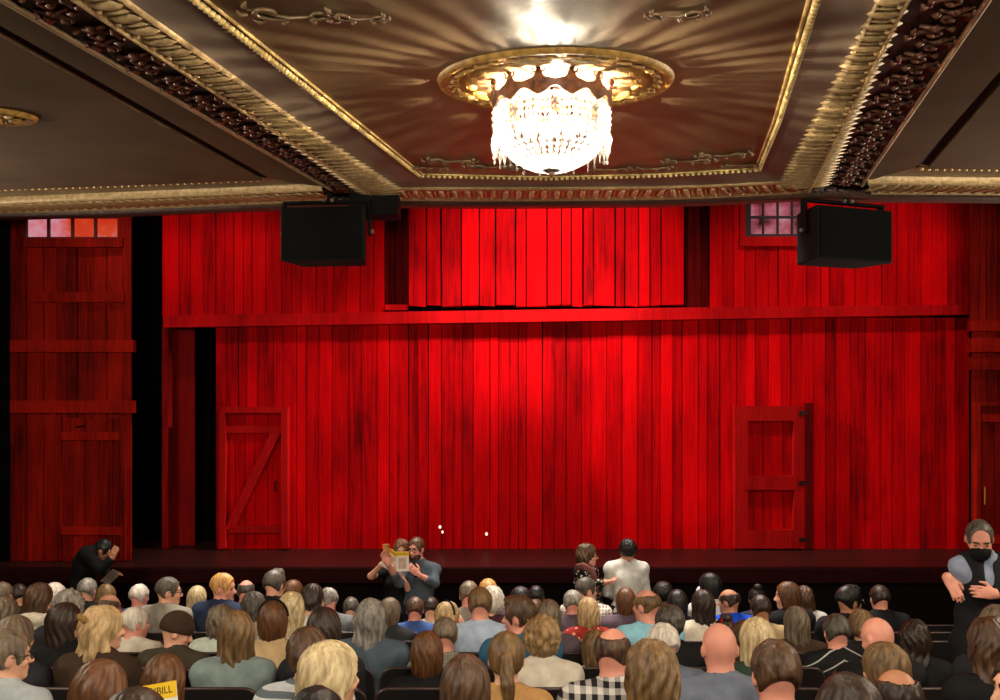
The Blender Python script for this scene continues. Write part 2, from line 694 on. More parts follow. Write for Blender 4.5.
def hair_mesh(style, h, seed=0):
    """hair in the frame of the head: origin at the middle of the skull, y to the face, z up"""
    ph = seed * 1.7
    face = lambda p: ell(p, (0, .098, -.052), (.070, .064, .104))
    face2 = lambda p: smin(ell(p, (0, .105, -.065), (.066, .07, .118)), ell(p, (0, .10, -.15), (.075, .08, .08)), .03)
    ears = lambda p: np.minimum(ell(p, (-.085, .006, -.04), (.03, .027, .045)), ell(p, (.085, .006, -.04), (.03, .027, .045)))
    cap = lambda p, t: ell(p, (0, -.006, .004), (.076 + t, .096 + t, .096 + t))
    lumps = lambda p, k, a: a * np.sin(p[..., 0] * k + ph) * np.sin(p[..., 1] * k * 1.1 + 1.3 * ph) * np.sin(p[..., 2] * k * .9 + .7)

    def strands(p, k=16, a=.003):
        th = np.arctan2(p[..., 0], -(p[..., 1]) + 1e-6)
        fade = np.clip(np.hypot(p[..., 0], p[..., 1]) / .05, 0, 1)
        return a * fade * np.sin(k * th + 3.5 * np.sin(p[..., 2] * 22 + ph) + ph)

    def f(p):
        p = p.astype(np.float32)
        x, y, z = p[..., 0], p[..., 1], p[..., 2]
        if style in ('short', 'buzz', 'fringe', 'crop', 'quiff'):
            t = {'short': .013, 'buzz': .008, 'fringe': .008, 'crop': .014, 'quiff': .015}[style]
            d = cap(p, t)
            if style == 'quiff':
                d = smin(d, ell(p, (0, .045, .085), (.055, .06, .03)), .02)
            d = d + strands(p, 18, .002) + lumps(p, 70, .004)
            d = np.maximum(d, -face(p))
            d = np.maximum(d, -ears(p))
            d = np.maximum(d, -.075 - z)
            d = np.maximum(d, -(z + .055 - .9 * np.clip(-y + .05, 0, .2)) - .09)
            if style == 'buzz':
                d = np.maximum(d, -ell(p, (0, .088, .03), (.06, .05, .062)))
            if style == 'fringe':
                d = -smin(-d, ell(p, (0, .03, .10), (.075, .125, .075)), .016)
            if style == 'crop':
                d = np.maximum(d, -ell(p, (0, -.075, .085), (.032, .035, .035)))
            return d
        if style == 'curly':
            d = ell(p, (0, -.018, -.012), (.106, .118, .122))
            d = d + lumps(p, 95, .013) + lumps(p[..., [1, 2, 0]], 63, .009)
            return np.maximum(np.maximum(d, -face2(p)), -.135 - z)
        if style == 'afro':
            d = ell(p, (0, -.012, .006), (.098, .112, .108))
            d = d + lumps(p, 120, .009)
            return np.maximum(np.maximum(d, -face(p)), -.085 - z)
        d = cap(p, .017)
        if style == 'bob':
            d = smin(d, ell(p, (0, -.022, -.065), (.091, .096, .125)), .03) + strands(p)
            d = np.maximum(d, -.165 - z)
        elif style == 'shag':
            d = smin(d, ell(p, (0, -.022, -.07), (.094, .098, .13)), .03) + strands(p, 13, .007) + lumps(p, 60, .007)
            d = np.maximum(d, -.155 - z + .02 * np.sin(x * 90))
        elif style == 'pixie':
            d = smin(d, ell(p, (0, -.02, -.02), (.092, .104, .1)), .03) + strands(p, 14, .005) + lumps(p, 75, .007)
            d = np.maximum(d, -.095 - z)
        elif style in ('long', 'wavy', 'long_thin'):
            wv = style == 'wavy'
            L = .23 if style != 'long_thin' else .2
            q = p.copy()
            if wv:
                q[..., 0] += .008 * np.sin(z * 42 + ph); q[..., 1] += .006 * np.sin(z * 37 + 2)
            back = ell(q, (0, -.068, -.15), (.088 if not wv else .098, .052, L))
            d = smin(d, back, .04)
            for s in (-1, 1):
                d = smin(d, cone(q, (s * .068, -.02, -.01), (s * .083, -.02, -.19), .027, .022), .03)
            d = d + strands(q, 15, .0045) + (lumps(p, 48, .008) if wv else 0)
            d = np.maximum(d, -.33 - z + .02 * np.sin(x * 60 + ph))
        elif style == 'ponytail':
            d = cap(p, .014) + strands(p, 18, .002)
            d = np.maximum(d, -.08 - z)
            d = smin(d, ell(p, (0, -.115, .012), (.03, .03, .028)), .012)
            t1 = cone(p, (0, -.125, .01), (.006, -.15, -.10), .026, .036)
            t2 = cone(p, (.006, -.15, -.10), (.012, -.13, -.25), .036, .014)
            d = smin(d, np.minimum(t1, t2) + strands(p, 26, .003), .01)
        elif style == 'bun':
            d = cap(p, .014) + strands(p, 18, .002)
            d = np.maximum(d, -.08 - z)
            d = smin(d, ell(p, (0, -.095, .055), (.045, .042, .042)) + lumps(p, 110, .006), .012)
        elif style == 'topbun':
            d = cap(p, .014) + strands(p, 18, .002)
            d = np.maximum(d, -.08 - z)
            d = smin(d, ell(p, (0, -.04, .118), (.048, .046, .038)) + lumps(p, 110, .006), .012)
        elif style == 'updo':
            d = cap(p, .018) + strands(p, 12, .005)
            d = smin(d, ell(p, (0, -.085, -.03), (.06, .05, .06)) + lumps(p, 85, .009), .02)
            d = np.maximum(d, -.10 - z)
        d = np.maximum(d, -face2(p)) if style not in ('ponytail', 'bun', 'topbun', 'updo') else np.maximum(np.maximum(d, -face(p)), -ears(p))
        return d
    return solid_mesh('hair', f, (-.19, -.23, -.37), (.19, .16, .20), h)


def beard_mesh(h):
    def f(p):
        d = ell(p, (0, .036, -.10), (.068, .066, .058))
        d = np.maximum(d, -ell(p, (0, .105, -.083), (.03, .03, .013)))
        d = np.maximum(d, p[..., 2] + .058)
        return np.maximum(np.maximum(d, .0 - p[..., 1]), -ell(p, (0, .12, -.05), (.026, .04, .022)))
    return solid_mesh('beard', f, (-.1, -.05, -.19), (.1, .15, 0), h)


def mask_mesh(h):
    def f(p):
        d = ell(p, (0, .05, -.076), (.068, .094, .068))
        return np.maximum(np.maximum(d, .025 - p[..., 1]), p[..., 2] + .040 - .45 * np.clip(.032 - np.abs(p[..., 0]), 0, .032))
    return solid_mesh('face_mask', f, (-.1, -.02, -.18), (.1, .17, 0), h)


def glasses_mesh():
    m = MB()
    for s in (-1, 1):
        pts = [Vector((s * .033 + .025 * math.cos(t), .108 - .2 * abs(.025 * math.cos(t)) * (1 if s * math.cos(t) > 0 else 0), -.022 + .019 * math.sin(t)))
               for t in [2 * math.pi * i / 14 for i in range(14)]]
        m.tube(pts, .0024, 6, closed=True)
        m.tube([(s * .058, .103, -.018), (s * .079, .06, -.012), (s * .083, .0, -.012), (s * .082, -.02, -.03)], .0024, 6)
    m.tube([(-.009, .113, -.018), (0, .116, -.014), (.009, .113, -.018)], .0024, 6)
    return m.mesh('spectacles')
# ------------------------------------------------------------------ paints
def ornament_gold(name, a, b, rough=.45):
    t = NT(name)
    nz = t.noise(t.coords((1, 1, 1)), 26, 5, .6)
    t.bump(nz, .5, .012)
    return t.set(t.ramp(nz, [(.3, lin(a)), (.66, lin(b))]), rough, .12, .4)


M_ceil = NT('plaster_taupe')
_n = M_ceil.noise(M_ceil.coords((1, 1, 1)), 2.2, 5, .6)
_c = M_ceil.ramp(_n, [(.3, lin('5c4d38')), (.7, lin('7a684e'))])
M_ceil.bump(M_ceil.noise(M_ceil.coords((1, .6, 1)), 5, 4), .25, .03)
M_ceil = M_ceil.set(_c, .38, 0, .14)
M_band = plain('plaster_band', '75685a', .5, spec=.15, var=.12, scale=3)
M_side = plain('plaster_side_shaded', '59442f', .6, spec=.12, var=.15, scale=2)  # ceiling plaster again, darkened to carry the side panels' shade
M_gold = ornament_gold('gilt_moulding', '86704a', 'c4a878')
M_bead = ornament_gold('gilt_bead', 'b89450', 'ecd391', .3)
M_rib = plain('rib_brown', '2a1813', .5, var=.3, scale=9, bump=.4)
M_carve = plain('carved_brown', '6a4434', .35, var=.35, scale=20, bump=.3)
M_edge = plain('thin_gilt_edge', 'a08a6a', .4, .2, var=.2)
M_lip = plain('carved_lip', '38241a', .5, var=.5, scale=22, bump=1.0)
M_groove = plain('dark_groove', '120c09', .8)
M_black = plain('black_drape', '050404', .95, spec=.05)
M_pit = plain('pit_black', '070506', .9, spec=.1)

ND = Vector((0, .0995, -.995)).normalized()       # out of the raked ceiling, downwards


def cl(px, py, d=0.0):
    """the point of the raked ceiling seen at this pixel, d metres below its face"""
    s = (405 - py) / 900
    Y = 1.165 / (s - .1)
    return Vector(((px - 500) / 900 * Y, Y, E + 1.165 + .1 * Y)) + ND * d


def resample(poly, n):
    P = [cl(*p) for p in poly]
    L = [0]
    for a, b in zip(P, P[1:]):
        L.append(L[-1] + (b - a).length)
    out = []
    for i in range(n + 1):
        t = L[-1] * i / n
        k = max(j for j in range(len(L)) if L[j] <= t + 1e-9)
        k = min(k, len(P) - 2)
        u = (t - L[k]) / max(L[k + 1] - L[k], 1e-9)
        out.append(P[k].lerp(P[k + 1], u))
    return out


def strip(mb, A, B, prof, n=24):
    a, b = resample(A, n), resample(B, n)
    m = len(prof)
    vs = [p.lerp(q, u) + ND * d for p, q in zip(a, b) for (u, d) in prof]
    fs = [(i * m + k, i * m + k + 1, (i + 1) * m + k + 1, (i + 1) * m + k) for i in range(n) for k in range(m - 1)]
    mb.add(vs, fs)


# edges of the ceiling's panels, as they run over the raked plane
gLi, gLo = [(-261, -300), (146, 0), (392, 182)], [(-318, -300), (100, 0), (378, 193)]
gRi, gRo = [(1003, -300), (871, 0), (794, 174.5)], [(1049, -300), (901, 0), (810, 185)]
gFi = [(392, 182), (470, 182), (545, 182), (660, 181), (720, 179), (794, 174.5)]
gFo = [(378, 193), (470, 193.5), (545, 193.5), (660, 192), (720, 190), (810, 185)]
bL = [(-182, -300), (200, 0), (420, 174)]
bR = [(911, -300), (816, 0), (779, 119), (759, 168)]
bF = [(420, 174), (545, 177), (660, 174), (759, 168)]
rL = [(-478, -300), (22, 0), (282, 156), (334, 187)]
rR = [(1179, -300), (981, 0), (871, 167), (862, 181)]
vL = [(-550, -300), (0, 19), (272, 177)]
vR = [(1318, -300), (1000, 68), (918, 163)]
sLi, sLo = [(-120, 202), (0, 197), (120, 192), (240, 187), (322, 183)], [(-120, 212), (0, 207), (120, 203), (240, 197.5), (327, 194)]
sRi, sRo = [(868, 176), (1000, 177.5), (1100, 178)], [(872, 186), (1000, 187), (1100, 188)]
sbL, sbR = [(-120, 192), (0, 188), (120, 184), (262, 178)], [(918, 167), (1000, 168), (1100, 168)]
front = [(-300, 216), (-120, 212), (0, 207), (120, 203), (240, 197.5), (327, 194), (378, 193), (470, 193.5), (545, 193.5),
         (660, 192), (720, 190), (810, 185), (872, 186), (1000, 187), (1100, 188), (1300, 189)]

# the raked plane itself (its upper side is out of sight)
mb = MB()
F = [cl(*p) for p in front]
back_y = .4
top = Vector((0, 0, .3))
vs = []
for p in F:
    vs += [Vector((p.x, p.y, p.z)), Vector((p.x, back_y, E + 1.165 + .1 * back_y))]
n = len(F)
fs = [(2 * i, 2 * i + 1, 2 * i + 3, 2 * i + 2) for i in range(n - 1)]
vs += [v + top for v in vs]
fs += [tuple(2 * n + k for k in f) for f in fs]
fs += [(2 * i, 2 * i + 2, 2 * n + 2 * i + 2, 2 * n + 2 * i) for i in range(n - 1)]
mb.add(vs, fs)
struct(mb.build('ceiling', M_ceil))

# lip below the front edge
mb = MB()
for i in range(n - 1):
    a, b = F[i], F[i + 1]
    z = lambda p, d: Vector((p.x, p.y, p.z + d))
    yb = Vector((0, .35, 0))
    vs = [z(a, .02), z(b, .02), z(a, -.095), z(b, -.095), z(a, -.07) + yb, z(b, -.07) + yb, z(a, .6) + yb, z(b, .6) + yb]
    mb.add(vs, [(0, 1, 3, 2), (2, 3, 5, 4), (4, 5, 7, 6)])
    m = 5
    for k in range(m):                      # shallow carved waves on the face
        c = a.lerp(b, (k + .5) / m) + Vector((0, -.004, -.04))
        mb.ball(c, ((b - a).length / m * .42, .012, .026), 8, 4)
struct(mb.build('trim_1', M_lip, smooth=True), 'dark carved lip along the front edge of the balcony ceiling')

# recessed border between bead and gilt frame
mb = MB()
pf = [(0, .0), (.04, .012), (.3, .02), (.8, .03), (1, .045)]
strip(mb, bL, gLi, pf, 16); strip(mb, bR, gRi, pf, 16); strip(mb, bF, gFi, pf, 20)
struct(mb.build('trim_2', M_band, smooth=True), 'smooth taupe border inside the gilt frame')


# gilt frame mouldings with tongue-and-dart carving
def gilt(name, A, B, n, step, label, scale=1.0):
    mb = MB()
    strip(mb, A, B, [(0, 0), (0, .05), (.05, .064), (.10, .064), (.14, .054), (.5, .062), (.86, .062), (.90, .078), (.97, .078), (1, .06), (1, 0)], n)
    a, b = resample(A, 200), resample(B, 200)
    L = sum((q - p).length for p, q in zip(a, a[1:]))
    k = max(2, int(L / step))
    for i in range(k):
        f = (i + .5) / k * 200
        j = min(199, int(f)); u = f - j
        p0, p1 = a[j].lerp(a[j + 1], u), b[j].lerp(b[j + 1], u)
        al = (a[j + 1] - a[j]).normalized(); ac = (p1 - p0); w = ac.length; ac.normalize()
        ac = (ac - al * ac.dot(al)).normalized()
        R = Matrix((al, ac, ND)).transposed()
        c = p0.lerp(p1, .5) + ND * .058
        mb.ball(c, (step * .30, w * .33, .020), 8, 4, R=R)                     # tongue
        h = p0.lerp(p1, .5) + al * step * .5 + ND * .058
        mb.ball(h, (step * .07, w * .30, .016), 5, 4, R=R)                     # dart
        mb.ball(p0.lerp(p1, .80) + ND * .058, (step * .14, w * .07, .022), 6, 4, R=R)
    struct(mb.build(name, M_gold, smooth=True), label)


gilt('trim_3', gLi, gLo, 20, .135, 'gilt tongue-carved moulding running down to the front corner beside the bigger speaker bracket')
gilt('trim_4', gRi, gRo, 20, .135, 'gilt tongue-carved moulding on the window side of the chandelier panel')
gilt('trim_5', gFi, gFo, 24, .105, 'gilt moulding along the front edge of the chandelier panel')
gilt('trim_6', sLi, sLo, 20, .105, 'gilt moulding along the front edge of the dark panel with the corner rosette')
gilt('trim_7', sRi, sRo, 14, .105, 'gilt moulding along the front edge of the small dark panel')


def beads(name, poly, step, r, label):
    mb = MB()
    P = resample(poly, 300)
    L = sum((q - p).length for p, q in zip(P, P[1:]))
    k = int(L / step)
    for i in range(k):
        f = (i + .5) / k * 300
        j = min(299, int(f))
        mb.ball(P[j].lerp(P[j + 1], f - j) + ND * .016, r, 6, 4)
    for q in (-1.6, 1.6):
        al = (P[1] - P[0]).normalized(); ac = al.cross(ND)
        mb.tube([p + ac * r * q + ND * .004 for p in P[::12]] + [P[-1] + ac * r * q + ND * .004], r * .5, 5)
    struct(mb.build(name, M_bead, smooth=True), label)


beads('trim_8', bL, .045, .017, 'gilt bead string along the dim side of the chandelier panel')
beads('trim_9', bR, .045, .017, 'gilt bead string along the window side of the chandelier panel')
beads('trim_10', bF, .045, .017, 'gilt bead string along the front of the chandelier panel')
beads('trim_11', sbL, .07, .016, 'pale bead string across the dark panel with the rosette')
beads('trim_12', sbR, .06, .014, 'pale bead string across the small dark panel')


# ribs with carved scrolls
def scroll(mb, c, al, ac, R, turn, r0):
    pts, rs = [], []
    for i in range(15):
        t = i / 14
        a = turn * (1.1 + 5.2 * t)
        rr = R * (1 - .78 * t)
        pts.append(c + (al * math.cos(a) + ac * math.sin(a)) * rr + ND * (.012 + .012 * t))
        rs.append(r0 * (1 - .45 * t))
    mb.tube(pts, rs, 6)
    for k in range(4):
        a = turn * (1.2 + k * .9)
        d = (al * math.cos(a) + ac * math.sin(a)); e = (-al * math.sin(a) + ac * math.cos(a)) * turn
        p = c + d * R * 1.12
        mb.tube([p - e * R * .15 + ND * .01, p + d * R * .16 + e * R * .12 + ND * .022, p + d * R * .2 + e * R * .36 + ND * .012], [r0 * .9, r0 * 1.1, r0 * .3], 5)


def rib(name, A, B, n, step, label, u0=.5):
    mb = MB()
    strip(mb, A, B, [(0, 0), (0, .03), (.12, .02), (.5, .014), (.88, .02), (1, .03), (1, 0)], n)
    r = mb.build(name, M_rib, smooth=True)
    struct(r, label)
    mc = MB()
    a, b = resample(A, 200), resample(B, 200)
    L = sum((q - p).length for p, q in zip(a, a[1:]))
    k = int(L / step)
    for i in range(k):
        f = (i + .5) / k * 200
        j = min(199, int(f)); u = f - j
        p0, p1 = a[j].lerp(a[j + 1], u), b[j].lerp(b[j + 1], u)
        al = (a[j + 1] - a[j]).normalized(); w = (p1 - p0).length
        ac = (p1 - p0).normalized(); ac = (ac - al * ac.dot(al)).normalized()
        s = 1 if i % 2 else -1
        c = p0.lerp(p1, u0 + .07 * s) + ND * .014
        scroll(mc, c, al, ac * s, min(w * .24, step * .42), 1, .013)
        mc.ball(c + ND * .015, .02, 7, 5)
        q = c - al * step * .5
        mc.tube([q - ac * w * .2 + ND * .01, q + al * step * .12 + ND * .02, q + ac * w * .22 + ND * .01], [.008, .014, .006], 5)
    o = mc.build('carved_scrollwork', M_carve, r, True)


rib('trim_13', [(-318, -300), (100, 0), (378, 193)], rL, 20, .19, 'dark rib of carved scrolls between the gilt moulding and the rosette panel', .62)
rib('trim_14', [(1049, -300), (901, 0), (810, 185)], rR, 20, .19, 'dark rib of carved scrolls on the window side', .64)

mb = MB()
for poly in (rL, rR):
    P = resample(poly, 40)
    mb.tube([p + ND * .04 for p in P], .013, 6)
struct(mb.build('trim_15', M_edge, smooth=True), 'thin pale edge lines of the carved ribs')

# side panels: raised border, dark groove, field
mb = MB()
flat = [(0, 0), (0, .03), (1, .03), (1, 0)]
strip(mb, rL, [(-550, -300), (0, 19), (272, 177), (322, 183)], [(0, 0), (0, .03), (.96, .03), (.96, 0)], 20)
strip(mb, rR, [(1318, -300), (1000, 68), (918, 163), (872, 176)], [(0, 0), (0, .03), (.96, .03), (.96, 0)], 20)
struct(mb.build('trim_16', M_side), 'flat border strips between the carved ribs and the dark side panels')
mb = MB()
strip(mb, [(-575, -290), (-20, 17), (262, 177)], [(-1500, -60), (-800, 120), (-120, 191)], flat, 20)
strip(mb, [(1342, -290), (1012, 66), (928, 165)], [(1900, -100), (1500, 80), (1100, 167)], flat, 20)
struct(mb.build('trim_17', M_side), 'shade-darkened brown fields of the two side ceiling panels')
mb = MB()
strip(mb, vL, [(-575, -290), (-20, 17), (262, 177)], [(0, .002), (1, .002)], 12)
strip(mb, vR, [(1342, -290), (1012, 66), (928, 165)], [(0, .002), (1, .002)], 12)
struct(mb.build('trim_18', M_groove), 'dark grooves around the side ceiling panels')

# plaster flourishes in the corners of the chandelier panel
mb = MB()
XA, YA = Vector((1, 0, 0)), Vector((0, .995, .0995))
def flourish(px, py, R, s):
    c = cl(px, py)
    scroll(mb, c, XA * s, YA, R, 1, R * .13)
    scroll(mb, c + XA * s * R * 1.9 + YA * R * .3, -XA * s, YA, R * .7, 1, R * .11)
    mb.tube([c - XA * s * R * 1.0 + ND * .006, c + XA * s * R * .6 + YA * R * .9 + ND * .012, c + XA * s * R * 2.6 + YA * R * .8 + ND * .006],
            [R * .05, R * .1, R * .03], 6)
for px, py, R, s in ((345, 12, .06, 1), (690, 9, .06, -1), (270, 8, .09, 1), (440, 158, .10, 1), (480, 164, .10, 1), (520, 167, .08, 1),
                     (735, 152, .10, -1), (700, 158, .10, -1), (662, 166, .08, -1), (620, 167, .08, -1), (425, 166, .07, 1), (748, 163, .07, -1)):
    flourish(px, py, R, s)
struct(mb.build('trim_19', plain('flourish_plaster', '6e573c', .35, .1, var=.3, scale=18), smooth=True), 'moulded plaster flourishes in the corners of the chandelier panel')


# ------------------------------------------------------------------ rosettes
def plane_M(c):
    """frame lying on the raked ceiling at c, z pointing out of it (down)"""
    x = Vector((1, 0, 0)); z = ND; y = z.cross(x)
    return Matrix.Translation(c) @ Matrix((x, y, z)).transposed().to_4x4()


M_peach = plain('medallion_recess', 'c39a72', .35, var=.1, scale=5)
M_medgold = ornament_gold('medallion_gilt', '6e5026', 'b8904a', .4)
mc = cl(555, 82)
med = empty('ceiling_medallion', mc)
tag(med, 'round gilt plaster medallion on the ceiling above the lit chandelier', 'ceiling medallion')
def local(mb_build, root):
    mb_build.parent = root
    mb_build.location = (0, 0, 0)
    return mb_build
PM = plane_M(Vector((0, 0, 0)))
mb = MB(); mb.lathe([(.001, .006), (.30, .006), (.445, .010), (.445, 0)], 64, M=PM)
mb.build('recess', M_peach, med, True)
mb = MB(); mb.lathe([(.43, .004), (.43, .018), (.445, .026), (.462, .018), (.475, .012), (.535, .012), (.545, .02), (.565, .024), (.58, .018), (.588, 0)], 96, M=PM)
mb.build('rim', M_medgold, med, True)
mb = MB()
for i in range(34):
    t = 2 * math.pi * i / 34
    R = Matrix.Rotation(t, 3, 'Z')
    al = PM.to_3x3() @ (R @ Vector((0, 1, 0))); ac = PM.to_3x3() @ (R @ Vector((1, 0, 0)))
    c = PM @ (R @ Vector((.504, 0, .012)))
    Rm = Matrix((ac, al, ND)).transposed()
    mb.ball(c, (.022, .03, .016), 7, 4, R=Rm)
    mb.tube([c - al * .045 - ac * .012 + ND * .006, c + ac * .02 + ND * .014, c + al * .045 - ac * .012 + ND * .006], .006, 5)
mb.build('carved_leaves', M_medgold, med, True)
mb = MB()
for i in range(20):                         # scalloped inner edge
    t = 2 * math.pi * (i + .5) / 20
    R = Matrix.Rotation(t, 3, 'Z')
    c = PM @ (R @ Vector((.425, 0, .01)))
    Rm = PM.to_3x3() @ R
    mb.ball(c, (.032, .055, .02), 9, 4, R=Rm)
mb.build('scalloped_edge', M_medgold, med, True)

rc = cl(-4, 110)
ros = empty('ceiling_rosette', rc)
tag(ros, 'round carved rosette in the dark side ceiling panel, cut off by the frame', 'ceiling rosette')
mb = MB(); mb.lathe([(.001, .045), (.05, .05), (.11, .035), (.15, .04), (.18, .055), (.20, .05), (.215, .028)], 40, M=PM)
mb.build('rim', M_medgold, ros, True)
mb = MB()
for i in range(14):
    t = 2 * math.pi * i / 14
    Rm = PM.to_3x3() @ Matrix.Rotation(t, 3, 'Z')
    mb.ball(PM @ (Matrix.Rotation(t, 3, 'Z') @ Vector((.105, 0, .045))), (.045, .018, .016), 7, 4, R=Rm)
mb.ball(PM @ Vector((0, 0, .055)), .03, 8, 6)
mb.build('petal_carving', M_medgold, ros, True)

# ------------------------------------------------------------------ chandelier
CX, CY = (551.5 - 500) / 900 * 4.5, 4.5
ch = empty('chandelier', (CX, CY, E + 1.20))
tag(ch, 'lit crystal chandelier with a dark bronze crown hanging under the gilt medallion', 'chandelier')
M_bronze = ornament_gold('crown_bronze', '3a1f12', '7a4a26', .4)
t = NT('cut_crystal')
t.t.nodes.remove(t.b)
o_ = t.t.nodes['Material Output']
tr = t.n('ShaderNodeBsdfTranslucent'); tr.inputs[0].default_value = (.42, .41, .39, 1)
gl = t.n('ShaderNodeBsdfGlossy'); gl.inputs['Roughness'].default_value = .08
tp = t.n('ShaderNodeBsdfTransparent')
m1 = t.n('ShaderNodeMixShader'); m1.inputs[0].default_value = .45
m2 = t.n('ShaderNodeMixShader'); m2.inputs[0].default_value = .34
t.l(tr.outputs[0], m1.inputs[1]); t.l(gl.outputs[0], m1.inputs[2])
t.l(m1.outputs[0], m2.inputs[1]); t.l(tp.outputs[0], m2.inputs[2])
t.l(m2.outputs[0], o_.inputs[0])
M_crys = t.m
cz = lambda z: z - 1.20
mb = MB()
N = 168
vs, fs = [], []
for i in range(N):
    a = 2 * math.pi * i / N
    ph = (i % 14) / 14
    tri = 1 - abs(2 * ph - 1)
    ztop = 1.525 + .055 * max(0, 1 - abs(ph - .5) * 6) + .018 * tri
    zbot = 1.478 + .018 * math.cos(2 * math.pi * ph)
    for r, z in ((.283, zbot), (.296, zbot), (.302, ztop), (.294, ztop)):
        vs.append((r * math.cos(a), r * math.sin(a), cz(z)))
for i in range(N):
    j = (i + 1) % N
    for k in range(4):
        l = (k + 1) % 4
        fs.append((i * 4 + k, j * 4 + k, j * 4 + l, i * 4 + l))
mb.add(vs, fs)
for i in range(12):
    a = 2 * math.pi * (i + .5) / 12
    c = Vector((.30 * math.cos(a), .30 * math.sin(a), cz(1.585)))
    mb.ball(c, .016, 7, 5)
    for s in (-1, 1):
        tg = Vector((-math.sin(a), math.cos(a), 0)) * s
        mb.tube([c + Vector((0, 0, -.03)), c + tg * .028 + Vector((0, 0, -.02)), c + tg * .03 + Vector((0, 0, .004)), c + tg * .016 + Vector((0, 0, .006))], .005, 5)
mb.build('crown', M_bronze, ch, False)
mb = MB()
for i in range(6):
    a = 2 * math.pi * i / 6
    mb.tube([(.29 * math.cos(a), .29 * math.sin(a), cz(1.50)), (.14 * math.cos(a), .14 * math.sin(a), cz(1.53)), (0, 0, cz(1.52))], .007, 6)
mb.tube([(0, 0, cz(1.40)), (0, 0, cz(1.612))], .012, 8)
mb.lathe([(.001, cz(1.585)), (.05, cz(1.59)), (.065, cz(1.605)), (.065, cz(1.613))], 20)
mb.build('stem_frame', M_bronze, ch, True)


def bead_chain(pts, sizes, n=6):
    m = MB()
    for (p, q), r in zip(zip(pts, pts[1:]), sizes):
        p, q = Vector(p), Vector(q)
        d = (q - p)
        m.tube([p, p + d * .45, q], [r * .12, r, r * .12], n)
    return m


# outer prisms: one strand of beads ending in a long drop, copied round the crown
st = [(0, 0, 0), (0, 0, -.035), (0, 0, -.07), (0, 0, -.105), (0, 0, -.125), (0, 0, -.225), (0, 0, -.25)]
proto = bead_chain(st, (.013, .0145, .0145, .009, .017, .008)).mesh('strand')
proto.materials.append(M_crys)
for i in range(40):
    a = 2 * math.pi * i / 40
    o = bpy.data.objects.new('crystal_strand', proto)
    COL.objects.link(o); o.parent = ch
    o.location = (.288 * math.cos(a), .288 * math.sin(a), cz(1.475 - .012 * (i % 2)))
    o.rotation_euler = (0, 0, a)
    o.scale = (1, 1, 1 - .12 * (i % 3 == 0))
# bowl of bead meridians
pts = []
for k in range(11):
    u = k / 10 * math.pi / 2 * .97
    pts.append((.262 * math.cos(u), 0, cz(1.372 - .197 * math.sin(u))))
proto = bead_chain([(.275, 0, cz(1.47)), (.272, 0, cz(1.44)), (.268, 0, cz(1.405))] + pts, [.012] * 3 + [.0155] * 5 + [.012] * 6).mesh('bowl_strand')
proto.materials.append(M_crys)
for i in range(36):
    o = bpy.data.objects.new('bowl_strand', proto)
    COL.objects.link(o); o.parent = ch
    o.rotation_euler = (0, 0, 2 * math.pi * (i + .5) / 36)
mb = MB()
for i in range(60):
    a = 2 * math.pi * i / 60
    mb.ball((.278 * math.cos(a), .278 * math.sin(a), cz(1.468)), .016, 6, 5)
mb.build('crystal_bead_ring', M_crys, ch, False)
mb = MB(); mb.lathe([(.001, cz(1.135)), (.010, cz(1.145)), (.016, cz(1.16)), (.008, cz(1.172)), (.035, cz(1.178)), (.042, cz(1.19)), (.001, cz(1.195))], 16)
mb.build('finial', M_bronze, ch, True)
M_bulb = emit('lit_bulb', 'fff1dc', 60)
mb = MB(); mb.ball((0, 0, 0), (.016, .016, .026), 10, 8); bp = mb.mesh('bulb'); bp.materials.append(M_bulb); bp.shade_smooth()
for i in range(8):
    a = 2 * math.pi * i / 8
    o = bpy.data.objects.new('bulb', bp); COL.objects.link(o); o.parent = ch
    o.location = (.15 * math.cos(a), .15 * math.sin(a), cz(1.395))


# ------------------------------------------------------------------ loudspeakers under the balcony lip
M_spk = plain('speaker_black', '070807', .8, spec=.15, var=.2, scale=40)
M_grl = plain('speaker_grille', '080908', .9, spec=.1, var=.35, scale=160, bump=.3)
M_steel = plain('bright_bolt', 'b9b4ac', .3, .9)
M_brk = plain('bracket_black', '060506', .7, spec=.1, var=.3)


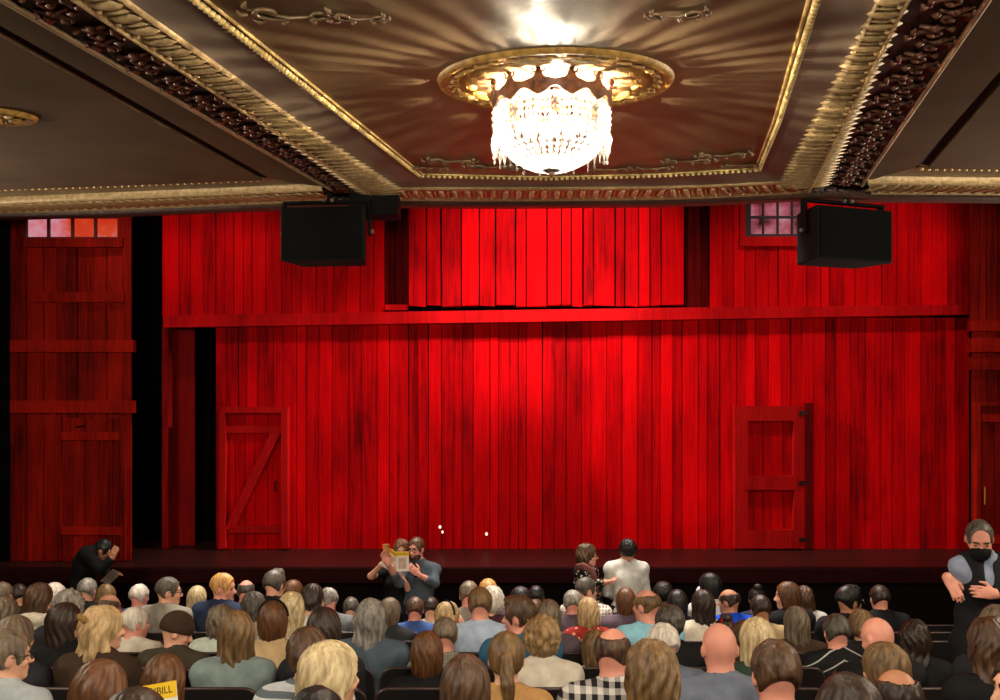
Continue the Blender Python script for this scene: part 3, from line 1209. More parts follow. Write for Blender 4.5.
def speaker(loc, rz, w, h, label):
    root = empty('loudspeaker', loc, rz)
    tag(root, label, 'loudspeaker', 'loudspeakers under the balcony edge')
    hw = w / 2
    # plan view: wide grille towards the audience, tapering sides behind
    poly = [(-hw, -.10), (hw, -.10), (hw * 1.02, -.06), (hw * .80, .30), (-hw * .80, .30), (-hw * 1.02, -.06)]
    mb = MB(); mb.prism(poly, 'z', -h, 0)
    bm = bmesh.new(); me = mb.mesh('cab'); bm.from_mesh(me)
    bmesh.ops.bevel(bm, geom=[e for e in bm.edges], offset=.012, segments=2, affect='EDGES', profile=.5)
    bm.to_mesh(me); bm.free()
    cab = link('cabinet', me, root, M_spk)
    mb = MB(); mb.bevbox((-hw * .955, -.118, -h * .97), (hw * .955, -.096, -h * .03), .008)
    mb.build('grille', M_grl, root)
    mb = MB()
    for s in (-1, 1):
        mb.bevbox((s * hw * 1.05 - .012, .03, -h * .5), (s * hw * 1.05 + .012, .10, .075), .004)
    mb.bevbox((-hw * 1.06, .03, .06), (hw * 1.06, .10, .085), .004)
    mb.build('yoke', M_brk, root)
    mb = MB()
    mb.tube([(.03, .065, .08), (.03, .065, .24)], .028, 10)
    mb.bevbox((-.16, .0, .20), (.22, .13, .30), .008)
    mb.build('mounting_bracket', M_brk, root)
    for s in (-1, 1):
        mb = MB(); mb.tube([(s * (hw * 1.05 + .010), .065, -h * .42), (s * (hw * 1.05 + .035), .065, -h * .42)], .018, 10)
        mb.build('knob', M_steel, root)
    for x in (-.02, .06):
        mb = MB(); mb.tube([(x, .028, .085), (x, .015, .085)], .016, 8); mb.ball((x, .012, .085), .014, 7, 5)
        mb.build('bolt', M_steel, root)
    return root


YS = 8.15
p = pt(325, 209, YS)
speaker(p, -.10, .76, .475, 'black loudspeaker hanging from the balcony edge on the side of the rosette panel')
p = pt(848, 210, YS)
speaker(p, .34, .82, .475, 'black loudspeaker hanging from the balcony edge in front of the barn window')
mb = MB(); q = pt(375, 203, 8.3)
mb.prism([(-.22, -.12), (.22, -.12), (.22, .16), (-.22, .16)], 'z', -.13, .06, M=Matrix.Translation(q))
o = mb.build('cable_box', M_brk); tag(o, 'small dark cable box fixed to the ceiling rib beside the loudspeaker', 'cable box')
# ------------------------------------------------------------------ stage and barn set
SZ = E - 2.07                    # stage height
YW = 13.0
M_red = barn('barn_red', '500004', 'a40006', 'd20209')
M_redd = barn('barn_red_shaded', '300406', '6a0a0a', '8c1410')  # darker copy of the barn red, recess shade put into the colour
M_beam = barn('barn_beam_red', '5a0508', 'a0080c', 'c40c12')
M_dark = plain('set_backing', '0a0303', .95, spec=.02)

t = NT('stage_boards')
nz = t.noise(t.coords((.5, 6, 1)), 3, 4)
M_stage = t.set(t.ramp(nz, [(.3, lin('1c0a08')), (.7, lin('34120d'))]), .42, 0, .4)

mb = MB(); mb.box((-9, 11.5, SZ - .14), (9, 15.2, SZ)); struct(mb.build('floor_stage', M_stage))
mb = MB(); mb.box((-9, 11.53, -.4), (9, 11.75, SZ - .14)); struct(mb.build('wall_stage_front', plain('apron_front', '0a0405', .85, spec=.1)))
mb = MB(); mb.bevbox((-9, 11.44, SZ - .20), (9, 11.53, SZ), .012); struct(mb.build('trim_20', plain('stage_nosing', '240708', .7, spec=.06), ), 'dark front edge of the stage')
mb = MB(); mb.box((-10, 15.2, -.4), (10, 15.4, 9)); struct(mb.build('wall_back', M_black))
mb = MB(); mb.box((-9.6, 11.9, SZ), (pt(9, 0, 11.9).x, 12.0, 9)); struct(mb.build('wall_left', M_black))
mb = MB(); mb.box((7.3, 11.9, SZ), (10, 12.0, 9)); struct(mb.build('wall_right', M_black))
mb = MB(); mb.box((-9.8, .4, -.4), (-9.6, 15.4, 9)); struct(mb.build('wall_house_left', M_pit))
mb = MB(); mb.box((9.8, .4, -.4), (10, 15.4, 9)); struct(mb.build('wall_house_right', M_pit))


def planks(mb, x0, x1, y0, y1, Y, wmin=9, wmax=18, ragged=0, thick=.03, jit=.018, tone=(0, 1), gap=.35):
    """upright boards filling a pixel rectangle of the plane at distance Y"""
    x = x0
    while x < x1 - 1:
        w = rnd.uniform(wmin, wmax)
        if x1 - x - w < wmin * .6:
            w = x1 - x
        tn = rnd.uniform(*tone)
        d = rnd.uniform(0, jit)
        yb = y1 + (rnd.uniform(-ragged, ragged) if ragged else 0)
        a, b = pt(x + gap, yb, Y), pt(x + w - gap, y0, Y)
        k = rnd.uniform(-.006, .006)
        z0, z1 = a.z, b.z
        vs = [(a.x, Y - d - thick, z0), (b.x, Y - d - thick, z0 + rnd.uniform(-.02, .02) * (1 if ragged else 0)), (b.x + k, Y - d - thick, z1), (a.x + k, Y - d - thick, z1),
              (a.x, Y, z0), (b.x, Y, z0), (b.x + k, Y, z1), (a.x + k, Y, z1)]
        mb.add(vs, [(0, 1, 2, 3), (5, 4, 7, 6), (0, 4, 5, 1), (3, 2, 6, 7), (0, 3, 7, 4), (1, 5, 6, 2)], tn)
        x += w
    return mb


def board(mb, P, Y0, Y1, tone=.5):
    """flat board: four pixel corners on the plane Y0, running back to Y1"""
    a = [pt(px, py, Y0) for px, py in P]
    b = [Vector((v.x, Y1, v.z)) for v in a]
    n = len(a)
    mb.add(a + b, [tuple(range(n)), tuple(range(2 * n - 1, n - 1, -1))] + [(i, n + i, n + (i + 1) % n, (i + 1) % n) for i in range(n)], tone)
    return mb


def rect(mb, x0, y0, x1, y1, Y0, Y1, tone=.5):
    return board(mb, [(x0, y0), (x1, y0), (x1, y1), (x0, y1)], Y0, Y1, tone)


YB = 548.6                       # pixel height where the barn front meets the stage
TOP = 60
fac = empty('barn_facade', (0, YW, SZ))
tag(fac, 'wide red barn front of upright boards standing across the stage', 'stage set')


def fpart(name, mb, mat, smooth=False):
    o = mb.build(name, mat)
    o.parent = fac
    o.matrix_parent_inverse = Matrix.Translation(-Vector(fac.location))
    return o


fpart('lower_planking', planks(MB(), 217, 970, 318, YB, YW, 8, 17), M_red)
fpart('loft_planking', planks(MB(), 163, 385, TOP, 318, YW, 8, 17), M_red)
mbr = MB()
planks(mbr, 709, 744, TOP, 312, YW, 9, 14)
planks(mbr, 744, 806, 243, 312, YW, 9, 16)
planks(mbr, 744, 806, TOP, 197, YW, 9, 16)
planks(mbr, 806, 970, TOP, 312, YW, 9, 17)
fpart('loft_planking', mbr, M_red)
fpart('loose_loft_boards', planks(MB(), 409, 684, TOP, 306.5, YW - .05, 8, 22, ragged=1.3, jit=.11, thick=.025, gap=.7), M_red)
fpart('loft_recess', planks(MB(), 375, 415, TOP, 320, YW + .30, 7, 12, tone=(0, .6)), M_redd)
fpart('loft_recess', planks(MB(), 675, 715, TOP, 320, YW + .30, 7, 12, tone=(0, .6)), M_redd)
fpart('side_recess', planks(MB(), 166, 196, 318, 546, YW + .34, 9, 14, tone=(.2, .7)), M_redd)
mb = MB()
for a in ((163, 385, TOP, 320), (408, 685, TOP, 318), (217, 971, 314, YB), (709, 744, TOP, 320), (744, 806, 244, 320), (744, 806, TOP, 196), (806, 971, TOP, 320)):
    rect(mb, a[0], a[2], a[1], a[3], YW + .005, YW + .05)
rect(mb, 150, TOP, 260, 560, YW + .7, YW + .74)
rect(mb, 360, TOP, 730, 330, YW + .4, YW + .44)
rect(mb, 740, 180, 812, 260, YW + .3, YW + .32)
fpart('backing', mb, M_dark)
fpart('cross_beam', board(MB(), [(163, 315.5), (408, 311.5), (683, 307.5), (970.5, 304.5), (970.5, 314.5), (683, 319.5), (408, 323.5), (163, 327.5)], YW - .2, YW - .03, .55), M_beam)
fpart('corner_post', rect(MB(), 162, 326, 168, YB, YW - .1, YW + .1, .2), M_redd)
fpart('ledge_board', rect(MB(), 385, 304.5, 408, 310, YW - .12, YW + .4, .5), M_beam)
# barn window behind the loudspeaker
frm = fpart('window_frame', MB(), M_beam)
mb = MB()
rect(mb, 740, 236.5, 812, 246, YW - .09, YW, .6); rect(mb, 740, TOP, 745.5, 238, YW - .07, YW, .6); rect(mb, 805, TOP, 811, 238, YW - .07, YW, .6)
frm.data = mb.mesh('window_frame'); frm.data.materials.append(M_beam)
mb = MB()
for x in (749, 763.5, 778, 792.5, 804):
    rect(mb, x - .9, 196, x + .9, 238, YW + .02, YW + .06)
for y in (197, 217, 237):
    rect(mb, 746, y - 1.2, 805, y + 1.2, YW + .015, YW + .05)
rect(mb, 745, 196, 751, 238, YW + .01, YW + .05); rect(mb, 746, 234, 805, 239, YW + .008, YW + .05)
fpart('muntin', mb, plain('muntin_black', '0b0304', .7))
mb = MB(); rect(mb, 746, 180, 806, 236.5, YW + .12, YW + .14)
fpart('pane', mb, emit('loft_window_glow', 'c4586a', .5, (2.8, '4a141a', 'eaa0aa')))

M_door = barn('door_red', '5c0506', '8c0a0a', 'aa1010')


def tag_door(mbs, name, loc, label, cat='barn door'):
    root = empty(name, loc)
    tag(root, label, cat)
    for nm, mb, mat in mbs:
        o = mb.build(nm, mat)
        o.parent = root
        o.matrix_parent_inverse = Matrix.Translation(-Vector(loc))
    return root


M_iron = plain('old_iron', '30100e', .45, .7)
Y0 = YW - .05
# Z-braced door
a = planks(MB(), 224, 282, 412, YB, Y0, 9, 13, tone=(.3, .8), thick=.02, jit=.006)
L = [('plank_panel', a, M_red),
     ('top_frame', rect(MB(), 219, 407, 287.5, 413, Y0 - .16, Y0, .6), M_door),
     ('side_frame', rect(MB(), 219, 413, 225, YB, Y0 - .16, Y0, .6), M_door),
     ('side_frame', rect(MB(), 281, 413, 287.5, YB, Y0 - .16, Y0, .7), M_door),
     ('rail', rect(MB(), 225, 426, 281, 433, Y0 - .10, Y0 - .02, .5), M_door),
     ('rail', rect(MB(), 225, 526, 281, 533, Y0 - .10, Y0 - .02, .4), M_door),
     ('brace', board(MB(), [(224, 531), (270, 433), (280.5, 433), (233, 528)], Y0 - .14, Y0 - .02, .5), M_door),
     ('handle', MB().tube([pt(276, 481, Y0 - .03), pt(275, 482, Y0 - .09), pt(275, 490, Y0 - .09), pt(276, 491, Y0 - .03)], .012, 7), M_iron)]
tag_door(L, 'barn_door', pt(253, YB, Y0), 'red barn door with a slanting brace, beside the dark gap of the set')
# door with two recessed boarded panels
a = planks(MB(), 744, 798, 416, 540, Y0, 8, 12, tone=(.1, .7), thick=.015, jit=.006)
L = [('plank_panel', a, M_red)]
for nm, r in (('stile', (735, 406, 748, YB)), ('stile', (794, 406, 804.5, YB)), ('top_rail', (748, 406, 794, 421)), ('middle_rail', (744, 476, 796, 490)),
              ('bottom_rail', (748, 530, 794, YB))):
    L.append((nm, rect(MB(), r[0], r[1], r[2], r[3], Y0 - .13 - (.01 if 'mid' in nm else 0), Y0 - .01, rnd.uniform(.3, .6)), M_door))
for y in (413, 483, 540):
    L.append(('hinge', rect(MB(), 799.5, y - 2, 807.5, y + 2, Y0 - .16, Y0 - .12), M_iron))
tag_door(L, 'barn_door', pt(770, YB, Y0), 'red barn door with two recessed boarded panels and iron hinges')
shadow_strip = rect(MB(), 804.5, 403, 813, YB, Y0 - .02, Y0 + .01, .1)  # thin dark strip drawn as the shadow cast beside the door
fpart('door_shadow_strip', shadow_strip, M_redd)

# towers at both sides, a little nearer
YT = 11.98
YTB = 405 + 900 * 2.07 / YT
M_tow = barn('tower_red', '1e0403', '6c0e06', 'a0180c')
tw = empty('barn_tower', pt(70, YTB, YT))
tag(tw, 'narrow red barn tower with a lit window at the top, beyond the black gap', 'stage set')


def tpart(name, mb, mat, root=tw):
    o = mb.build(name, mat)
    o.parent = root
    o.matrix_parent_inverse = Matrix.Translation(-Vector(root.location))
    return o


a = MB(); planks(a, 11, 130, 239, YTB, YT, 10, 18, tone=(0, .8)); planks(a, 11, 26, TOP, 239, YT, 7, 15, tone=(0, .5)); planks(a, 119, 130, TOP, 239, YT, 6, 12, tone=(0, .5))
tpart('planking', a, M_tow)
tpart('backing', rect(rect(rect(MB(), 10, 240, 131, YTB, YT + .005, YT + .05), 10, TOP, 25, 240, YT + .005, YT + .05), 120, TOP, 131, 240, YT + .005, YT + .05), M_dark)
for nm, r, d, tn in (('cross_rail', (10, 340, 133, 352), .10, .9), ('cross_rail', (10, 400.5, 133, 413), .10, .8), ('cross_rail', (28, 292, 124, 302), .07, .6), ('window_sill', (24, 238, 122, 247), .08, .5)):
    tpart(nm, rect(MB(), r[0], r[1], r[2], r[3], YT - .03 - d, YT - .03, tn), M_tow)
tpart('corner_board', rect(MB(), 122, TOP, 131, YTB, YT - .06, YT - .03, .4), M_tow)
mb = MB()
for x in (25.5, 48, 72, 95, 118.5):
    rect(mb, x - 1.2, TOP, x + 1.2, 239, YT - .02, YT + .02)
for y in (217, 193, 238):
    rect(mb, 25, y - 1.1, 119, y + 1.1, YT - .025, YT + .015)
tpart('muntin', mb, plain('muntin_red', '4a0a08', .7))
mb = MB(); rect(mb, 24, 150, 120, 239, YT + .04, YT + .06)
tpart('pane', mb, emit('tower_window_glow', 'ee4a26', .62, (1.3, 'd8280e', 'f0c0da')))
YD = YT - .04
L = [('plank_panel', planks(MB(), 60, 120, 418, YTB - 4, YD, 11, 18, tone=(.2, .9), thick=.02, jit=.006), M_tow),
     ('side_frame', rect(MB(), 55, 416, 60.5, YTB, YD - .07, YD, .3), M_tow),
     ('side_frame', rect(MB(), 119.5, 416, 125, YTB, YD - .07, YD, .3), M_tow),
     ('rail', rect(MB(), 61, 432, 119, 440, YD - .08, YD - .02, .8), M_tow),
     ('rail', rect(MB(), 61, 527, 122, 535, YD - .08, YD - .02, .9), M_tow),
     ('latch', MB().tube([pt(84, 426, YD - .05), pt(76, 427, YD - .05)], .012, 6), M_iron)]
tag_door(L, 'barn_door', pt(90, YTB, YD), 'red plank door in the narrow barn tower, behind the stooping person in black')

tr_ = empty('barn_tower', pt(1020, YTB, YT))
tag(tr_, 'red barn tower cut off by the frame beyond the usher in the vest', 'stage set')
YR = 12.4
YRB = 405 + 900 * 2.07 / YR
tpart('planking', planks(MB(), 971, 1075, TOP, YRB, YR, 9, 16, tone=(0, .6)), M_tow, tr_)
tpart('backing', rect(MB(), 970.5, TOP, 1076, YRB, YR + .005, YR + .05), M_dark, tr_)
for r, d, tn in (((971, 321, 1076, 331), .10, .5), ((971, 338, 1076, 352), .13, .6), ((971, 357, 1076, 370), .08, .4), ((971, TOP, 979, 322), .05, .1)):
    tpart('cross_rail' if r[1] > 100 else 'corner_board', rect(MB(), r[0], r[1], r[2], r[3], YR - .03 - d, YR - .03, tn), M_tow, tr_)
YD = YR - .04
L = [('plank_panel', planks(MB(), 981, 1062, 406, YRB - 2, YD, 11, 16, tone=(.2, .8), thick=.02, jit=.006), M_tow),
     ('side_frame', rect(MB(), 976.5, 402, 981, YRB, YD - .08, YD, .7), M_tow),
     ('side_frame', rect(MB(), 1062, 402, 1068, YRB, YD - .08, YD, .5), M_tow),
     ('top_frame', rect(MB(), 981, 402, 1062, 406, YD - .08, YD, .6), M_tow),
     ('rail', rect(MB(), 982, 414, 1061, 422, YD - .08, YD - .02, .9), M_tow),
     ('rail', rect(MB(), 982, 535, 1061, 544, YD - .08, YD - .02, .9), M_tow),
     ('handle', MB().tube([pt(985, 487, YD - .03), pt(985, 488, YD - .08), pt(985, 504, YD - .08), pt(985, 505, YD - .03)], .012, 7), plain('dull_brass', 'a8702c', .4, .6))]
tag_door(L, 'barn_door', pt(1022, YRB, YD), 'red door with a brass pull behind the usher, cut off by the frame')

# three small pale tabs on the boards behind the couple with the programmes
for px, py, r in ((440, 527, .019), (442.5, 532, .016), (486.5, 534, .019)):
    c = pt(px, py, YW - .055)
    mb = MB(); mb.ball(c, (r, .02, r * 1.3), 8, 6)
    o = mb.build('wall_lamp', emit('tiny_lamp', 'fff2d8', 1.2), smooth=True)
    tag(o, {527: 'upper of two tiny lit lamps close together on the barn boards', 532: 'lower of two tiny lit lamps close together on the barn boards',
            534: 'single tiny lit lamp on the barn boards near the stage floor'}[py], 'lamp', 'tiny lamps on the barn boards')

# ------------------------------------------------------------------ auditorium floor
def fz(Y):
    return max(0.0, .17 * (10.05 - Y))


mb = MB()
vs = [(-9.6, .4, fz(.4)), (9.8, .4, fz(.4)), (-9.6, 10.05, 0), (9.8, 10.05, 0), (-9.6, 11.53, 0), (9.8, 11.53, 0)]
mb.add(vs + [(v[0], v[1], -.4) for v in vs], [(0, 1, 3, 2), (2, 3, 5, 4), (6, 8, 9, 7), (8, 10, 11, 9), (0, 2, 8, 6), (2, 4, 10, 8), (1, 7, 9, 3), (3, 9, 11, 5), (0, 6, 7, 1), (4, 5, 11, 10)])
struct(mb.build('floor', plain('dark_carpet', '160809', .95, var=.4, scale=30)))
# ------------------------------------------------------------------ people
HAIR = {k: hairmat('hair_' + k, a, b) for k, a, b in (
    ('grey', '4a4641', 'a09a90'), ('white', '9c958a', 'e6ddcf'), ('brown', '281a12', '60442e'), ('dark', '17100d', '3a2a20'),
    ('black', '080707', '1f1b1b'), ('blond', '7d6240', 'c9ab7c'), ('paleblond', '85704e', 'd8c499'), ('strawberry', '8a5a2c', 'd8a660'),
    ('auburn', '35200f', '6e4628'), ('lightbrown', '412f20', '84663f'), ('greybrown', '3c3128', '7e6e5a'), ('darkgrey', '26231f', '625a50'),
    ('goldcurl', '5f4526', 'ac8c60'))}
SKIN = {k: plain('skin_' + k, c, .5, var=.1, scale=6, spec=.4) for k, c in (('fair', 'd8a184'), ('pink', 'd4907c'), ('tan', 'ac7658'), ('deep', '5c3b2a'))}
LIPS = plain('lips', 'a55a50', .4)
EYE = plain('eye_brown', '4e3c30', .15)
BROW = plain('brow_brown', '3a2a1e', .7)
M_trs = fabric('trousers_dark', '1c1c22')
M_blk = fabric('black_cloth', '0e0e10')
FRAME = plain('spectacle_frame', '14100e', .3)
MASKW = fabric('mask_white', 'd8dad8')
MASKB = fabric('mask_black', '0c0c0e')
CACHE = {}


def cached(key, make):
    if key not in CACHE:
        CACHE[key] = make()
    return CACHE[key]


def part(name, me, parent, mat, M=None):
    """a child mesh whose shape may be shared; its material is its own"""
    o = bpy.data.objects.new(name, me)
    COL.objects.link(o)
    o.parent = parent
    if not me.materials:
        me.materials.append(mat)
    o.material_slots[0].link = 'OBJECT'
    o.material_slots[0].material = mat
    if M is not None:
        o.matrix_local = M
    return o


def person(key, J, h, skin, loc, rz=0, scale=1.0, hair=None, hcol='brown', cloth=(), extras=(), label='', group=None, seed=0, brow=None):
    me = cached(('body', key, h), lambda: body_mesh(J, h))
    if not me.materials:
        for m in (SKIN['fair'], LIPS, EYE, BROW):
            me.materials.append(m)
    o = bpy.data.objects.new('person', me)
    COL.objects.link(o)
    o.material_slots[0].link = 'OBJECT'; o.material_slots[0].material = SKIN[skin]
    o.material_slots[3].link = 'OBJECT'; o.material_slots[3].material = HAIR[hcol] if hair else BROW
    o.location = loc; o.rotation_euler = (0, 0, rz); o.scale = (scale, scale, scale)
    tag(o, label, 'person', group)
    H = Matrix.Translation(J['head']) @ Matrix(head_R(J).tolist()).to_4x4()
    for nm, kind, mat in cloth:
        c = cached(('cloth', key[:2] if J.get('plainbody') else key, kind, h), lambda: cloth_mesh(J, kind, h))
        part(nm, c, o, mat)
    if hair:
        hm = cached(('hair', hair, seed % 3, h), lambda: hair_mesh(hair, h * .9, seed % 3))
        part('hair', hm, o, HAIR[hcol], H)
    for x in extras:
        if x == 'glasses':
            part('glasses', cached('glasses', glasses_mesh), o, FRAME, H)
        elif x == 'mask':
            part('face_mask', cached('mask', lambda: mask_mesh(.008)), o, MASKW, H)
        elif x == 'blackmask':
            part('face_mask', cached('mask', lambda: mask_mesh(.008)), o, MASKB, H)
        elif x == 'beard':
            part('beard', cached('beard', lambda: beard_mesh(.008)), o, HAIR[hcol], H)
        elif x == 'headband':
            mb = MB()
            mb.tube([(.096 * math.cos(a), -.004 + .02 * math.sin(a) * 0, .012 + .108 * math.sin(a)) for a in [math.pi * i / 16 for i in range(17)]], .0085, 7)
            part('headband', cached('headband', lambda: mb.mesh('headband')), o, M_blk, H)
        elif x == 'scrunchie':
            mb = MB(); mb.tube([(.036 * math.cos(a), -.055, .098 + .0 * a + .03 * math.sin(a)) for a in [2 * math.pi * i / 14 for i in range(14)]], .013, 7, closed=True)
            part('scrunchie', cached('scrunchie', lambda: mb.mesh('scrunchie')), o, fabric('red_band', 'b0161c'), H)
        elif x == 'bow':
            mb = MB()
            for s in (-1, 1):
                mb.ball((s * .03, -.112, .055), (.032, .014, .022), 8, 5)
            mb.ball((0, -.116, .055), .013, 6, 5)
            part('hair_bow', cached('bow', lambda: mb.mesh('bow')), o, fabric('tan_bow', '9a7444'), H)
        elif x == 'cap':
            def cp():
                f = lambda p: np.maximum(ell(p, (0, -.006, .012), (.097, .117, .113)), -.012 - p[..., 2] + .12 * np.clip(-p[..., 1], 0, .1) * -1)
                return solid_mesh('cap', f, (-.12, -.15, -.06), (.12, .14, .15), .009)
            part('knit_cap', cached('cap', cp), o, fabric('brown_knit', '3a2a20'), H)
    return o


TROUS = ('trousers', 'trousers', M_trs)
C = {k: fabric('cloth_' + k, *v) for k, v in dict(
    black=('121214',), charcoal=('2a2b2f',), cream=('d8cfbd',), white=('dcdcd8',), blue=('3a5590',), brightblue=('1248c8',), skyblue=('8cc4dc',),
    paleblue=('a9b9d2',), greyblue=('6b788e',), slate=('4c5a66',), teal=('2f5f7e',), navy=('26304a',), orange=('b8532c',), vivid=('d0501e',), red=('c41c22',),
    darkred=('8c2420',), taupe=('8a8478',), beige=('b49a74',), tan=('c0925c',), olive=('40392c',), brown=('3c2c20',), green=('2f4238',), grey=('6a6c70',),
    palegreen=('b8c4b8',), mauve=('5c4c58',), maroon=('42222a',), greyteal=('7a8a88',), bluegrey=('6f7788',), denim=('6f8296',), palegrey=('a8b0b6',)).items()}
C['gingham'] = fabric('cloth_gingham', 'd6d2cc', '1e1c20', 'gingham')
C['plaid'] = fabric('cloth_plaid', '9a8a84', 'd8d0c6', 'plaid', 1.5)
C['stripes'] = fabric('cloth_stripes', 'c8ccd0', '5c646c', 'stripes', .7)
C['redprint'] = fabric('cloth_redprint', '9c2a22', 'e09a80', 'spots')
C['paleprint'] = fabric('cloth_paleprint', 'd0c8c0', '8a7f7a', 'spots')
C['floral'] = fabric('cloth_floral', '101216', 'a89a80', 'spots')
C['greycheck'] = fabric('cloth_greycheck', '8f897c', '6e6a60', 'plaid', 2.2)
C['jacketstripe'] = fabric('cloth_jacketstripe', '141416', '9a9a96', 'piping')

ROWS = [9.1, 8.25, 7.4, 6.55, 5.7, 4.85, 4.0, 3.15, 2.35]

